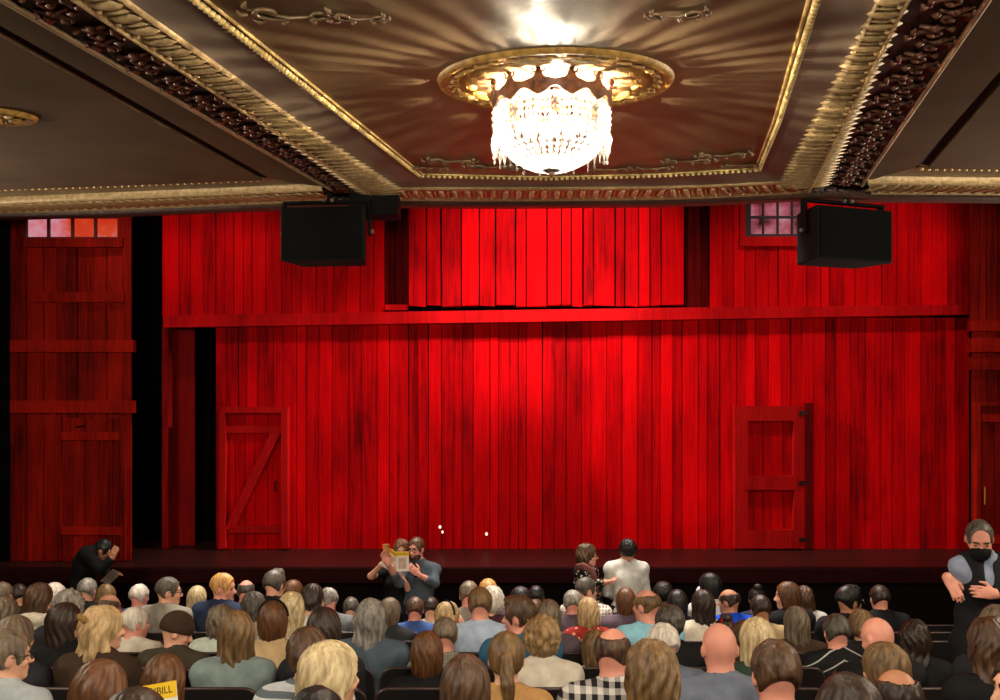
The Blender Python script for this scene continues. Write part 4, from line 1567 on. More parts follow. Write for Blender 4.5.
# px, top, width, row, sex, hair, colour, garment, cloth, turn of head (degrees, + to the window side), skin, extras, label
PEOPLE = [
 (8, 582, 19, 1, 'm', 'short', 'greybrown', 'shirt', 'black', 0, 'pink', (), 'person in dark clothes beneath the tower base, half covered by the next head'),
 (18, 584, 22, 0, 'm', 'short', 'dark', 'jacket', 'black', -40, 'fair', (), 'person in black leaning over to a neighbour in front of the tower'),
 (39, 583, 24, 2, 'f', 'long', 'brown', 'hood', 'cream', 15, 'fair', (), 'person in a cream hooded jacket whose hood lies over the shoulders'),
 (54, 583, 18, 1, 'f', 'pixie', 'white', 'knit', 'black', 0, 'fair', (), 'person in dark clothes just past the shoulder of the cream hooded jacket'),
 (64, 589, 27, 3, 'f', 'curly', 'grey', 'jacket', 'charcoal', 10, 'fair', (), 'person in charcoal beside the cream hooded jacket, head bent slightly'),
 (87, 578, 18, 0, 'm', 'short', 'grey', 'jacket', 'black', 10, 'fair', (), 'person in a black jacket near the stage, right under the stooping person in black'),
 (99, 584, 24, 1, 'm', 'short', 'lightbrown', 'tee', 'orange', -20, 'fair', (), 'person in a burnt orange top near the dark tower'),
 (108, 593, 22, 2, 'm', 'fringe', 'brown', 'tee', 'brown', 40, 'tan', ('glasses',), 'person in a brown top with glasses, turned aside, behind the burnt orange top'),
 (12, 597, 28, 3, 'f', 'pixie', 'greybrown', 'jacket', 'black', 0, 'fair', (), 'person in a black jacket at the aisle edge, behind the one leaning to a neighbour'),
 (16, 616, 30, 5, 'f', 'bob', 'greybrown', 'jacket', 'charcoal', 20, 'fair', (), 'person in a charcoal jacket just in front of the light blue collar with glasses'),
 (64, 603, 30, 4, 'f', 'long', 'dark', 'knit', 'black', 15, 'fair', (), 'person in a black knit seated just ahead of the brown jacket with the bow'),
 (100, 606, 30, 5, 'f', 'wavy', 'blond', 'jacket', 'brown', 35, 'fair', ('bow',), 'person in a brown jacket wearing a tan hair bow'),
 (131, 607, 29, 3, 'm', 'short', 'white', 'knit', 'cream', 40, 'pink', (), 'person in a cream knit turned aside, next to the tan hair bow'),
 (139, 584, 22, 0, 'm', 'short', 'white', 'shirt', 'blue', 15, 'pink', (), 'person in a blue shirt near the stage, ahead of the cream knit'),
 (168, 577, 21, 1, 'm', 'short', 'darkgrey', 'jacket', 'taupe', 60, 'fair', ('glasses',), 'person with glasses in a taupe jacket, seen in profile'),
 (5, 629, 33, 6, 'm', 'short', 'greybrown', 'shirt', 'palegrey', 45, 'fair', ('glasses',), 'person with glasses in a pale grey shirt, cut by the frame edge'),
 (99, 661, 56, 7, 'f', 'long', 'auburn', 'knit', 'brown', 0, 'fair', (), 'person in a brown knit close to the camera, directly behind the tan hair bow'),
 (164, 655, 45, 6, 'f', 'long', 'auburn', 'knit', 'brown', 0, 'fair', (), 'person in a dark brown knit with the yellow programme at the shoulder'),
 (197, 586, 19, 0, 'f', 'long', 'paleblond', 'knit', 'charcoal', 0, 'fair', (), 'person in dark grey near the stage, between the taupe jacket and the navy jacket'),
 (226, 573, 23, 1, 'm', 'short', 'strawberry', 'jacket', 'navy', 70, 'pink', (), 'person in a navy jacket with face in full profile towards the next seat'),
 (246, 579, 17, 0, 'm', 'fringe', 'darkgrey', 'shirt', 'mauve', 0, 'pink', (), 'person in a mauve top near the stage, facing the navy jacket'),
 (271, 570, 17, 1, 'm', 'quiff', 'darkgrey', 'jacket', 'black', 15, 'fair', (), 'person in a black jacket sitting tallest of those near the stage'),
 (293, 580, 20, 0, 'f', 'bob', 'auburn', 'knit', 'charcoal', 20, 'fair', (), 'person in dark grey near the stage, just ahead of the white sleeveless top'),
 (253, 592, 28, 2, 'f', 'shag', 'darkgrey', 'jacket', 'taupe', -40, 'fair', (), 'person in a taupe jacket bending sideways behind the navy jacket'),
 (221, 605, 26, 3, 'f', 'shag', 'greybrown', 'knit', 'palegreen', 20, 'fair', (), 'person in a pale green knit behind the navy jacket'),
 (177, 615, 33, 4, 'm', None, 'dark', 'jacket', 'olive', 55, 'fair', ('cap',), 'person in a brown knit cap and an olive jacket, looking down'),
 (238, 611, 38, 5, 'f', 'long', 'lightbrown', 'knit', 'greyteal', -15, 'fair', (), 'person in a grey and teal knit with long loose hair over it'),
 (273, 601, 27, 4, 'f', 'bob', 'auburn', 'knit', 'beige', 0, 'fair', ('headband',), 'person in a beige knit wearing a dark headband'),
 (291, 592, 23, 3, 'f', 'wavy', 'paleblond', 'tee', 'white', 10, 'fair', (), 'person in a white top with bare sleeves, ahead of the dark headband'),
 (307, 628, 28, 6, 'f', 'updo', 'brown', 'knit', 'stripes', 10, 'fair', (), 'person in a grey and white striped top with pinned up hair'),
 (321, 608, 27, 5, 'f', 'bob', 'dark', 'knit', 'charcoal', 0, 'fair', (), 'person in charcoal between the striped top and the big slate shirt'),
 (312, 584, 18, 2, 'f', 'updo', 'dark', 'tee', 'white', -10, 'fair', (), 'person in a white top near the stage, beside the grey shirt turned aside'),
 (328, 587, 21, 1, 'm', 'buzz', 'grey', 'shirt', 'grey', -50, 'pink', (), 'person in a grey shirt turned towards the white tops'),
 (351, 597, 21, 0, 'm', 'short', 'darkgrey', 'shirt', 'denim', 0, 'fair', (), 'person in a faded denim shirt at the elbow of the big slate shirt'),
 (374, 599, 37, 4, 'm', 'wavy', 'grey', 'shirt', 'slate', 5, 'fair', (), 'person in a wide slate blue shirt with hair down over the collar'),
 (390, 598, 22, 2, 'f', 'bob', 'greybrown', 'knit', 'charcoal', 25, 'fair', (), 'person in charcoal half covered by the wide slate blue shirt'),
 (415, 597, 22, 1, 'm', 'short', 'brown', 'shirt', 'blue', 0, 'pink', (), 'person in a blue polo right under the couple with programmes'),
 (431, 597, 17, 0, 'm', 'short', 'dark', 'tee', 'white', 0, 'fair', (), 'person in a white top just beyond the blue polo'),
 (335, 642, 58, 7, 'f', 'long', 'paleblond', 'knit', 'black', 40, 'fair', (), 'person in black close to the camera, face turned in profile, long hair over the back'),
 (427, 632, 38, 5, 'f', 'bob', 'auburn', 'knit', 'black', 0, 'fair', (), 'person in a plain black knit behind the wide slate blue shirt'),
 (456, 602, 23, 2, 'f', 'shag', 'blond', 'knit', 'red', 35, 'fair', ('headband',), 'person in a bright red knit resting the cheek on a hand'),
 (449, 617, 27, 4, 'm', 'short', 'greybrown', 'shirt', 'greycheck', 0, 'pink', (), 'person in a faintly checked taupe shirt'),
 (480, 587, 20, 3, 'm', 'short', 'lightbrown', 'shirt', 'paleblue', 0, 'pink', (), 'person in a pale blue dress shirt'),
 (471, 581, 18, 1, 'm', 'short', 'greybrown', 'shirt', 'taupe', -10, 'pink', (), 'person in taupe near the stage, half covered by the pale blue dress shirt'),
 (488, 579, 17, 0, 'f', 'bob', 'strawberry', 'knit', 'mauve', 0, 'fair', (), 'person in mauve near the stage, above the shoulder of the pale blue dress shirt'),
 (501, 586, 19, 2, 'f', 'pixie', 'white', 'knit', 'maroon', 10, 'fair', (), 'person in a maroon knit next to the pale blue dress shirt'),
 (521, 586, 16, 1, 'm', 'afro', 'black', 'shirt', 'black', 0, 'deep', (), 'person all in black near the stage, ahead of the teal jacket'),
 (536, 585, 18, 0, 'm', 'buzz', 'black', 'shirt', 'grey', 0, 'tan', (), 'person in a grey collared shirt near the stage, beside the one all in black'),
 (513, 597, 26, 4, 'm', 'quiff', 'brown', 'jacket', 'teal', -55, 'pink', (), 'person in a teal blue jacket turned in profile'),
 (529, 600, 17, 2, 'f', 'bob', 'brown', 'knit', 'brown', 0, 'fair', (), 'person in brown peeping out past the teal blue jacket'),
 (549, 600, 22, 3, 'f', 'bob', 'greybrown', 'knit', 'mauve', 0, 'fair', (), 'person in mauve between the teal blue jacket and the red print blouse'),
 (542, 614, 42, 5, 'f', 'curly', 'goldcurl', 'knit', 'cream', 0, 'fair', (), 'person in a cream knit under a wide cloud of curls'),
 (516, 632, 32, 6, 'f', 'ponytail', 'lightbrown', 'tee', 'tan', 0, 'fair', (), 'person in a tan top with a ponytail down the back'),
 (460, 656, 50, 7, 'f', 'bob', 'brown', 'knit', 'brown', 0, 'fair', (), 'person in brown very close to the camera, behind the checked taupe shirt'),
 (586, 577, 22, 0, 'm', 'short', 'darkgrey', 'shirt', 'plaid', 60, 'fair', ('glasses',), 'person with glasses in a pale plaid shirt, looking at the standing pair'),
 (570, 590, 18, 1, 'm', 'short', 'grey', 'shirt', 'mauve', 10, 'pink', (), 'person in a mauve shirt beside the pale plaid shirt'),
 (580, 598, 25, 2, 'f', 'shag', 'blond', 'knit', 'redprint', 0, 'fair', (), 'person in a red print blouse'),
 (626, 588, 21, 1, 'f', 'bob', 'auburn', 'knit', 'mauve', 0, 'fair', (), 'person in dark mauve directly below the standing white shirt'),
 (647, 588, 22, 3, 'm', 'fringe', 'lightbrown', 'tee', 'skyblue', -30, 'pink', (), 'person in a sky blue T-shirt'),
 (665, 581, 22, 0, 'f', 'afro', 'black', 'knit', 'black', 0, 'deep', (), 'person in black near the stage, ahead of the sky blue T-shirt'),
 (680, 590, 20, 1, 'f', 'bob', 'black', 'knit', 'black', 10, 'deep', (), 'person in black between the sky blue T-shirt and the cream top'),
 (672, 604, 25, 4, 'm', 'afro', 'darkgrey', 'shirt', 'black', 0, 'deep', (), 'person in a black shirt at the shoulder of the sky blue T-shirt'),
 (663, 623, 30, 5, 'm', 'short', 'white', 'shirt', 'bluegrey', -15, 'pink', (), 'person in a blue grey shirt beside the gingham shirt'),
 (613, 626, 40, 6, 'm', 'fringe', 'brown', 'shirt', 'gingham', 15, 'pink', (), 'person in a black and white gingham shirt'),
 (596, 630, 22, 4, 'f', 'bob', 'lightbrown', 'knit', 'paleprint', 0, 'fair', (), 'person in a pale printed top, half covered by the gingham shirt'),
 (672, 641, 46, 7, 'f', 'shag', 'lightbrown', 'knit', 'tan', 0, 'fair', (), 'person in a tan top close to the camera, behind the blue grey shirt'),
 (710, 624, 31, 6, 'm', None, 'brown', 'shirt', 'bluegrey', 0, 'pink', (), 'person in a broad blue grey shirt beside the orange top'),
 (711, 573, 21, 0, 'f', 'bob', 'black', 'knit', 'white', -50, 'tan', ('mask',), 'person in white wearing a white face mask'),
 (704, 590, 26, 2, 'f', 'long', 'dark', 'knit', 'cream', -10, 'tan', (), 'person in a cream knit behind the white face mask'),
 (727, 588, 21, 1, 'm', 'fringe', 'dark', 'shirt', 'brightblue', -50, 'tan', (), 'person in a bright royal blue shirt'),
 (757, 583, 17, 0, 'f', 'topbun', 'black', 'knit', 'navy', 0, 'tan', (), 'person in navy near the stage with hair in a top knot'),
 (760, 595, 25, 2, 'm', 'short', 'dark', 'tee', 'beige', 0, 'tan', (), 'person in a beige top next to the bright royal blue shirt'),
 (725, 612, 25, 3, 'f', 'topbun', 'dark', 'knit', 'black', 0, 'fair', ('scrunchie',), 'person in black with a red scrunchie round a top knot'),
 (741, 621, 24, 4, 'f', 'long_thin', 'brown', 'knit', 'vivid', -10, 'fair', (), 'person in a vivid orange top beside the green knit'),
 (757, 618, 29, 5, 'f', 'long_thin', 'paleblond', 'knit', 'green', 5, 'fair', (), 'person in a dark green knit'),
 (788, 582, 19, 1, 'f', 'bob', 'auburn', 'knit', 'black', -60, 'fair', (), 'person in black near the stage with the face in pale profile'),
 (801, 586, 25, 0, 'f', 'wavy', 'brown', 'knit', 'white', 10, 'fair', (), 'person in a white top, long hair over the back, ahead of the beige top'),
 (798, 607, 33, 3, 'f', 'long', 'greybrown', 'knit', 'brown', 0, 'fair', (), 'person in brown just beyond the tall black collar'),
 (796, 640, 51, 7, 'm', 'short', 'brown', 'jacket', 'black', 0, 'pink', (), 'person in a black jacket with a high collar, close to the camera'),
 (837, 614, 29, 4, 'm', 'short', 'darkgrey', 'jacket', 'jacketstripe', 0, 'pink', (), 'person in a black jacket with thin white piping'),
 (849, 586, 24, 2, 'm', 'quiff', 'black', 'jacket', 'black', 60, 'tan', ('glasses',), 'person with glasses in a black jacket, looking at the next seat'),
 (880, 585, 22, 1, 'm', 'short', 'dark', 'jacket', 'black', 0, 'pink', (), 'person in a black jacket beside the one with glasses, facing the stage'),
 (860, 610, 26, 3, 'f', 'updo', 'lightbrown', 'knit', 'black', 20, 'fair', (), 'person in black between the white piping and the black polo'),
 (878, 618, 38, 5, 'm', None, 'brown', 'shirt', 'black', -25, 'pink', (), 'person in a black polo with head bent aside'),
 (915, 620, 36, 4, 'f', 'wavy', 'dark', 'knit', 'black', 25, 'fair', (), 'person in black beyond the black polo, next to the empty seats'),
 (901, 643, 50, 6, 'f', 'long', 'lightbrown', 'knit', 'brown', -20, 'fair', (), 'person in brown behind the black polo'),
 (976, 618, 44, 6, 'f', 'wavy', 'brown', 'knit', 'black', 10, 'fair', (), 'person in a black knit behind the usher in the vest'),
 (998, 605, 36, 5, 'm', 'short', 'greybrown', 'shirt', 'charcoal', -10, 'fair', (), 'person in charcoal cut by the frame below the hand of the usher'),
 (918, 667, 66, 7, 'm', 'fringe', 'dark', 'jacket', 'black', 0, 'tan', (), 'person in black nearest the camera, behind the brown long haired neighbour of the black polo'),
 (850, 674, 60, 8, 'm', 'short', 'dark', 'jacket', 'black', 10, 'tan', (), 'person in black nearest the camera, behind the white piping'),
 (1004, 655, 50, 7, 'f', 'bob', 'dark', 'knit', 'brown', -70, 'fair', (), 'person at the frame edge in profile, looking across the aisle seats'),
 (308, 688, 50, 8, 'm', 'short', 'black', 'jacket', 'charcoal', 0, 'tan', (), 'person whose crown alone rises at the bottom edge, under the long pale hair'),
 (141, 690, 50, 8, 'f', 'bob', 'dark', 'jacket', 'charcoal', 0, 'fair', (), 'person whose crown alone rises at the bottom edge, holding up the yellow programme'),
]

NUDGE = {}
for r in range(len(ROWS)):                     # neighbours in a row keep a shoulder's width
    ids = sorted((i for i, q in enumerate(PEOPLE) if q[3] == r), key=lambda i: PEOPLE[i][0])
    xs = {i: (PEOPLE[i][0] - 500) / 900 * ROWS[r] for i in ids}
    for _ in range(40):
        for a, b in zip(ids, ids[1:]):
            g = .475 - (xs[b] + NUDGE.get(b, 0) - xs[a] - NUDGE.get(a, 0))
            if g > 0:
                NUDGE[a] = max(-.07, NUDGE.get(a, 0) - g / 2)
                NUDGE[b] = min(.07, NUDGE.get(b, 0) + g / 2)

seats = {i: [] for i in range(len(ROWS))}
for i, (px, top, wpx, row, sex, hair, hcol, garm, cl_, yaw, skin, ex, label) in enumerate(PEOPLE):
    Y = ROWS[row]
    p = pt(px, top, Y)
    ht = {'curly': 1.306, 'topbun': 1.35, 'afro': 1.307, 'quiff': 1.30, 'bun': 1.305}.get(hair, 1.288 if not hair else 1.303)
    s = (p.z - fz(Y)) / ht
    sc = min(1.06, max(.93, s))
    dz = (s - sc) * ht
    yq = int(round(yaw / 20.0)) * 20
    J = seated(sex)
    J['yaw'] = math.radians(yq)
    J['plainbody'] = True
    if 'looking down' in label or 'head bent' in label:
        J['pitch'] = .35
    h = .009 if Y < 5 else (.011 if Y < 7 else .013)
    key = (sex, 'sit', yq, J['pitch'])
    hold = 'holding up' in label
    if hold:
        J.update(elL=(-.23, .12, .76), wrL=(-.12, .36, .93), elR=(.21, .12, .76), wrR=(.10, .36, .93), hdL=(.3, .3, .9), hdR=(-.3, .3, .9), pnL=(.8, .3, -.3), pnR=(-.8, .3, -.3))
        key = (sex, 'hold', yq)
    cheek = 'cheek on a hand' in label
    if cheek:
        J.update(elR=(.22, .12, .80), wrR=(.125, .12, 1.06), hdR=(-.35, -.1, 1), pnR=(-1, 0, -.2), cuff=1.5)
        key = (sex, 'cheek', yq)
    shift = NUDGE.get(i, 0)
    p.x += shift
    body_yaw = -math.radians(yaw) * .18
    o = person(key, J, h, skin, (p.x, Y, fz(Y) + dz), body_yaw, sc, hair, hcol,
               [({'tee': 'top', 'shirt': 'shirt', 'jacket': 'jacket', 'knit': 'sweater', 'hood': 'hooded_jacket'}[garm], garm, C[cl_]), TROUS], ex, label, seed=i)
    # keep the middle of the head at its place although shoulders turn
    seats[row].append((p.x, label, i))
    if hold:
        HOLDER = o

# ------------------------------------------------------------------ seats
M_seat = plain('seat_cloth', '1a0d0c', .8, var=.3, scale=30, bump=.2)
M_back = plain('seat_back_shell', '0c0808', .55, var=.3, scale=14)
M_rim = plain('seat_rim', '3a2a26', .35, .3, var=.2)
M_arm = plain('armrest_wood', '3a241c', .35, var=.25, scale=10)
SHB = {}


def seat_meshes():
    hw, top, bot, rc = .243, .945, .36, .07
    tilt = Matrix.Translation((0, -.20, .44)) @ Matrix.Rotation(math.radians(9), 4, 'X')
    out = [(-hw, bot - .44), (hw, bot - .44)]
    arc = [(hw - rc + rc * math.sin(a), top - .44 - rc + rc * math.cos(a)) for a in [math.pi / 2 * (1 - k / 6) for k in range(7)]]
    out += arc + [(-x, z) for x, z in reversed(arc)]
    mb = MB(); mb.prism(out, 'y', -.045, -.018, M=tilt)
    SHB['back_shell'] = (mb.mesh('back_shell'), M_back)
    mb = MB()
    ins = [(x * .95, -.03 + z * .965) if z > 0 else (x * .95, z + .02) for x, z in out]
    mb.prism(ins, 'y', -.018, .045, M=tilt)
    me = mb.mesh('pad'); bm = bmesh.new(); bm.from_mesh(me)
    bmesh.ops.bevel(bm, geom=bm.edges[:], offset=.014, segments=2, affect='EDGES', profile=.5); bm.to_mesh(me); bm.free()
    SHB['back_cushion'] = (me, M_seat)
    mb = MB(); mb.tube([tilt @ Vector((x, -.034, z)) for x, z in out[1:] + out[:1]], .011, 7)
    me = mb.mesh('rim'); me.shade_smooth(); SHB['back_rim'] = (me, M_rim)
    mb = MB(); mb.bevbox((-.235, -.15, .33), (.235, .30, .44), .035); me = mb.mesh('cushion'); SHB['seat_cushion'] = (me, M_seat)
    mb = MB(); mb.bevbox((-.028, -.17, .585), (.028, .2, .62), .010); SHB['armrest'] = (mb.mesh('arm'), M_arm)
    mb = MB(); mb.bevbox((-.018, -.14, -.04), (.018, .12, .59), .006); SHB['stanchion'] = (mb.mesh('stand'), M_rim)
    for k, (me, m) in SHB.items():
        me.materials.append(m)


seat_meshes()


def seat(x, Y, label, group):
    r = empty('theatre_chair', (x, Y, fz(Y)))
    tag(r, label, 'theatre seat', group)
    for k in ('back_shell', 'back_cushion', 'back_rim', 'seat_cushion'):
        o = bpy.data.objects.new(k, SHB[k][0]); COL.objects.link(o); o.parent = r
    for s in (-1, 1):
        for k in ('armrest', 'stanchion'):
            o = bpy.data.objects.new(k, SHB[k][0]); COL.objects.link(o); o.parent = r
            o.location = (s * .262, 0, 0)
    return r


ROWN = ['front', 'second', 'third', 'fourth', 'fifth', 'sixth', 'seventh', 'eighth', 'ninth']
for r, Y in enumerate(ROWS):
    occ = sorted(seats[r])
    xs = [a[0] for a in occ]
    for _ in range(60):                         # seats stand at least 0.54 m apart, their sitters lean a little
        for k in range(len(xs) - 1):
            g = .54 - (xs[k + 1] - xs[k])
            if g > 0:
                xs[k] -= g / 2; xs[k + 1] += g / 2
    lim0, lim1 = -.60 * Y, .60 * Y
    allx = [(x, occ[k][1], occ[k][2]) for k, x in enumerate(xs)]
    edges = [lim0] + xs + [lim1]
    for k in range(len(edges) - 1):
        a = edges[k] + (0 if k else -.54); b = edges[k + 1] + (.54 if k == len(edges) - 2 else 0)
        n = int(round((b - a) / .56)) - 1
        for q in range(n):
            allx.append((a + (b - a) * (q + 1) / (n + 1), None, (k, q, n)))
    allx.sort(key=lambda v: v[0])
    for k, (x, lab, i) in enumerate(allx):
        if abs(Y - 6.0) < .7 and abs(x - 3.25) < .62:
            continue                            # the aisle where the usher stands
        if lab:
            short = lab.replace('person ', '').split(',')[0]
            w = short.split()
            short = ' '.join(w[:10])
            label = 'dark seat of the one ' + short
            seat(x, Y, label, 'dark theatre seats in use')
        else:
            prev = next((a[1] for a in reversed(allx[:k]) if a[1]), None)
            nxt = next((a[1] for a in allx[k + 1:] if a[1]), None)
            ref = nxt or prev
            if nxt and prev:
                cut = lambda s: ' '.join(s.replace('person ', '').split(',')[0].split()[:5])
                label = f'empty {ROWN[r]} row seat between the one {cut(prev)} and another'
            else:
                label = f'empty seats at the end of the {ROWN[r]} row, dark and unlit'
                label = f'empty dark seat at the {"window" if prev else "tower"} end of the {ROWN[r]} row'
            seat(x, Y, label, f'empty seats of the {ROWN[r]} row')
# ------------------------------------------------------------------ people standing before the stage
def at(px, py, Y, base, rz=0.0):
    """pixel at distance Y -> point in the frame of a figure standing at base, turned by rz"""
    return tuple(Matrix.Rotation(-rz, 3, 'Z') @ (pt(px, py, Y) - Vector(base)))


HS = .0085
# couple facing the camera (rz = pi): the one in grey
B1 = Vector((pt(419, 0, 10.18).x, 10.18, fz(10.18)))
J = standing('m')
PI = math.pi
J.update(yaw=math.radians(25), pitch=.06, cuff=1.45,
         head=at(416.5, 547, 10.18, B1, PI), neck=at(419, 564, 10.18, B1, PI), chest=at(420, 580, 10.18, B1, PI),
         shL=at(434, 570.5, 10.18, B1, PI), elL=at(434.5, 583, 10.00, B1, PI), wrL=at(419, 575, 9.86, B1, PI), hdL=at(0, 0, 1, (0, 0, 0), 0),
         shR=at(404, 572, 10.18, B1, PI), elR=at(399, 583, 9.98, B1, PI), wrR=at(388, 564, 9.74, B1, PI))
d = lambda a, b: tuple(np.array(b) - np.array(a))
J['hdL'] = d(J['wrL'], at(409, 566, 9.82, B1, PI)); J['pnL'] = d((0, 0, 0), (.3, -.5, .2))
J['hdR'] = d(J['wrR'], at(384, 555, 9.74, B1, PI)); J['pnR'] = (0, .9, .2); J['curl'] = .7
person(('m', 'selfieA'), J, HS, 'pink', B1, PI, 1.0, 'short', 'brown', [('shirt', 'shirt', fabric('cloth_steel', '4a545e')), TROUS], ('glasses', 'beard'),
       'person in a steel grey shirt standing before the stage, taking a selfie with a phone')
WATCH = MB(); w0 = pt(416.2, 573.2, 9.86)
WATCH.tube([w0 + Vector((.036 * math.cos(a), .036 * math.sin(a) * .6, .034 * math.sin(a))) for a in [2 * PI * i / 16 for i in range(16)]], .010, 7, closed=True)
o = WATCH.build('wrist_watch', M_blk, smooth=True); tag(o, 'black watch on the wrist of the person in the steel grey shirt', 'watch')

B2 = Vector((pt(398, 0, 10.33).x, 10.33, fz(10.33)))
J = standing('f')
J.update(yaw=math.radians(-5), pitch=.05, cuff=1.0,
         head=at(401.5, 549, 10.33, B2, PI), neck=at(400, 564, 10.33, B2, PI), chest=at(397, 582, 10.33, B2, PI),
         shL=at(411, 572, 10.33, B2, PI), elL=at(408, 588, 10.10, B2, PI), wrL=at(399, 574, 9.96, B2, PI),
         shR=at(387, 572, 10.33, B2, PI), elR=at(371, 576, 10.13, B2, PI), wrR=at(381, 565, 9.98, B2, PI))
J['hdL'] = (.25, .15, 1); J['pnL'] = (.3, -1, 0)
J['hdR'] = d(J['wrR'], at(390, 561, 9.93, B2, PI)); J['pnR'] = (-.2, .8, .2)
person(('f', 'selfieB'), J, HS, 'fair', B2, PI, 1.0, 'shag', 'auburn', [('top', 'tee', M_blk), TROUS], (),
       'person in a black top standing before the stage, leaning in behind a programme')

M_case = plain('phone_case', 'b07a3c', .4)
mb = MB(); c = pt(386.5, 551, 9.74)
mb.bevbox((-.037, -.005, -.075), (.037, .005, .075), .004, M=Matrix.Translation(c) @ Matrix.Rotation(-.08, 4, 'Y'))
o = mb.build('phone', M_case)
tag(o, 'phone in a tan case held up by the person in the steel grey shirt', 'phone')
mb = MB(); mb.ball(Matrix.Translation(c) @ Vector((.02, -.0065, .05)), (.009, .003, .009), 8, 5)
l = mb.build('camera_lens', FRAME, o)

M_paper = plain('programme_paper', 'd9d4ca', .6, var=.05)
M_yel = plain('programme_yellow', 'e0b81c', .55, var=.06)
M_ink = plain('printed_ink', '1a1612', .6)
M_pic = plain('programme_picture', 'b9a28e', .6, var=.3, scale=30)


def text_mesh(s, size, M, mat, parent, name='title_lettering'):
    cu = bpy.data.curves.new('lettering', 'FONT')
    cu.body = s; cu.size = size; cu.align_x = 'CENTER'; cu.align_y = 'CENTER'; cu.extrude = .0004
    tmp = bpy.data.objects.new('lettering', cu)
    me = bpy.data.meshes.new_from_object(tmp)
    bpy.data.objects.remove(tmp)
    me.materials.append(mat)
    o = link(name, me, parent)
    o.matrix_local = M
    return o


def programme(loc, rx, ry, rz, label, w=.14, h=.215, title=True, up=True):
    root = empty('theatre_programme', loc)
    root.rotation_euler = (rx, ry, rz)
    tag(root, label, 'programme', 'programmes held up')
    mb = MB(); mb.bevbox((-w / 2, -.0025, -h / 2), (w / 2, .0025, h / 2), .0012); mb.build('booklet', M_paper, root)
    mb = MB(); mb.box((-w / 2, -.0032, h * .27), (w / 2, -.0024, h / 2)); band = mb.build('title_band', M_yel, root)
    mb = MB(); mb.box((-w * .30, -.0031, -h * .36), (w * .30, -.0024, h * .2)); mb.build('cover_picture', M_pic, root)
    text_mesh('PLAYBILL', w * .21, Matrix.Translation((0, -.0036, h * .385)) @ Matrix.Rotation(PI / 2, 4, 'X') @ Matrix.Diagonal((.95, 1.1, 1, 1)), M_ink, band)
    return root


programme(pt(402.5, 561.5, 9.80), 0, 0, .03, 'yellow headed programme held upright in front of the steel grey shirt')
programme(pt(390.5, 560, 9.88), 0, math.radians(35), -.1, 'yellow headed programme tilted aside in front of the black top')
# the programme held up low in front of the camera: its header shows past the holder's dark head
programme(pt(157, 719, 2.72), math.radians(-14), math.radians(-9), .08, 'large yellow headed programme at the bottom edge beside the dark brown knit', .132, .205)

# the two talking in front of the stage
B3 = Vector((pt(590, 0, 10.13).x, 10.13, fz(10.13))); r3 = math.radians(-55)
J = standing('f')
J.update(yaw=math.radians(38), pitch=0, cuff=1.9,
         head=at(587, 553.5, 10.13, B3, r3), neck=at(586, 568, 10.13, B3, r3), chest=at(586, 583, 10.13, B3, r3),
         shR=at(580, 573, 9.98, B3, r3), elR=at(588, 585, 9.83, B3, r3), wrR=at(603, 582, 9.80, B3, r3),
         shL=at(592, 573, 10.30, B3, r3), elL=at(596, 586, 10.28, B3, r3), wrL=at(604, 583, 10.08, B3, r3))
J['hdR'] = d(J['wrR'], at(611, 581, 9.82, B3, r3)); J['pnR'] = (0, 0, 1)
J['hdL'] = d(J['wrL'], at(612, 584, 10.08, B3, r3)); J['pnL'] = (.6, 0, -1)
J['turn'] = 0
P3 = person(('f', 'talkA'), J, HS, 'pink', B3, r3, 1.0, 'wavy', 'brown', [('blouse', 'shirt', C['floral']), TROUS], ('glasses',),
       'person in a black flowered blouse standing in profile before the stage, talking')
mb = MB()
S = [at(577, 567, 9.93, B3, r3), at(583, 566, 9.88, B3, r3), at(592, 571, 9.88, B3, r3), at(596, 582, 9.88, B3, r3), at(598, 596, 9.93, B3, r3)]
for k in range(3):
    off = Vector((.0, .0, .014 * (k - 1)))
    mb.tube([Vector(p) + off + Vector((0, 0, .004 * math.sin(3 * k + i))) for i, p in enumerate(S)], [.022, .026, .026, .024, .015], 8)
sc_ = mb.build('scarf', fabric('cloth_mauve_scarf', '7a4a44'), P3, True)
sc_['label'] = 'dusty pink scarf over the shoulder'

B4 = Vector((pt(627, 0, 10.08).x, 10.08, fz(10.08))); r4 = math.radians(8)
J = standing('m')
J.update(yaw=math.radians(-10), pitch=.05, cuff=1.9,
         head=at(627.5, 548.5, 10.08, B4, r4), neck=at(627, 563, 10.08, B4, r4), chest=at(627, 580, 10.08, B4, r4), waist=(0, 0, 1.15),
         shL=at(611, 569, 10.08, B4, r4), elL=at(607, 592, 10.13, B4, r4), wrL=at(612, 596, 10.36, B4, r4),
         shR=at(642, 569, 10.08, B4, r4), elR=at(646, 593, 10.13, B4, r4), wrR=at(641, 597, 10.38, B4, r4))
J['hdL'] = (.2, 1, .1); J['hdR'] = (-.2, 1, .1); J['pnL'] = (0, 0, -1); J['pnR'] = (0, 0, -1)
person(('m', 'talkB'), J, HS, 'tan', B4, r4, 1.0, 'afro', 'black', [('shirt', 'shirt', C['white']), TROUS], (),
       'person in a loose white shirt standing with the back to the camera before the stage')

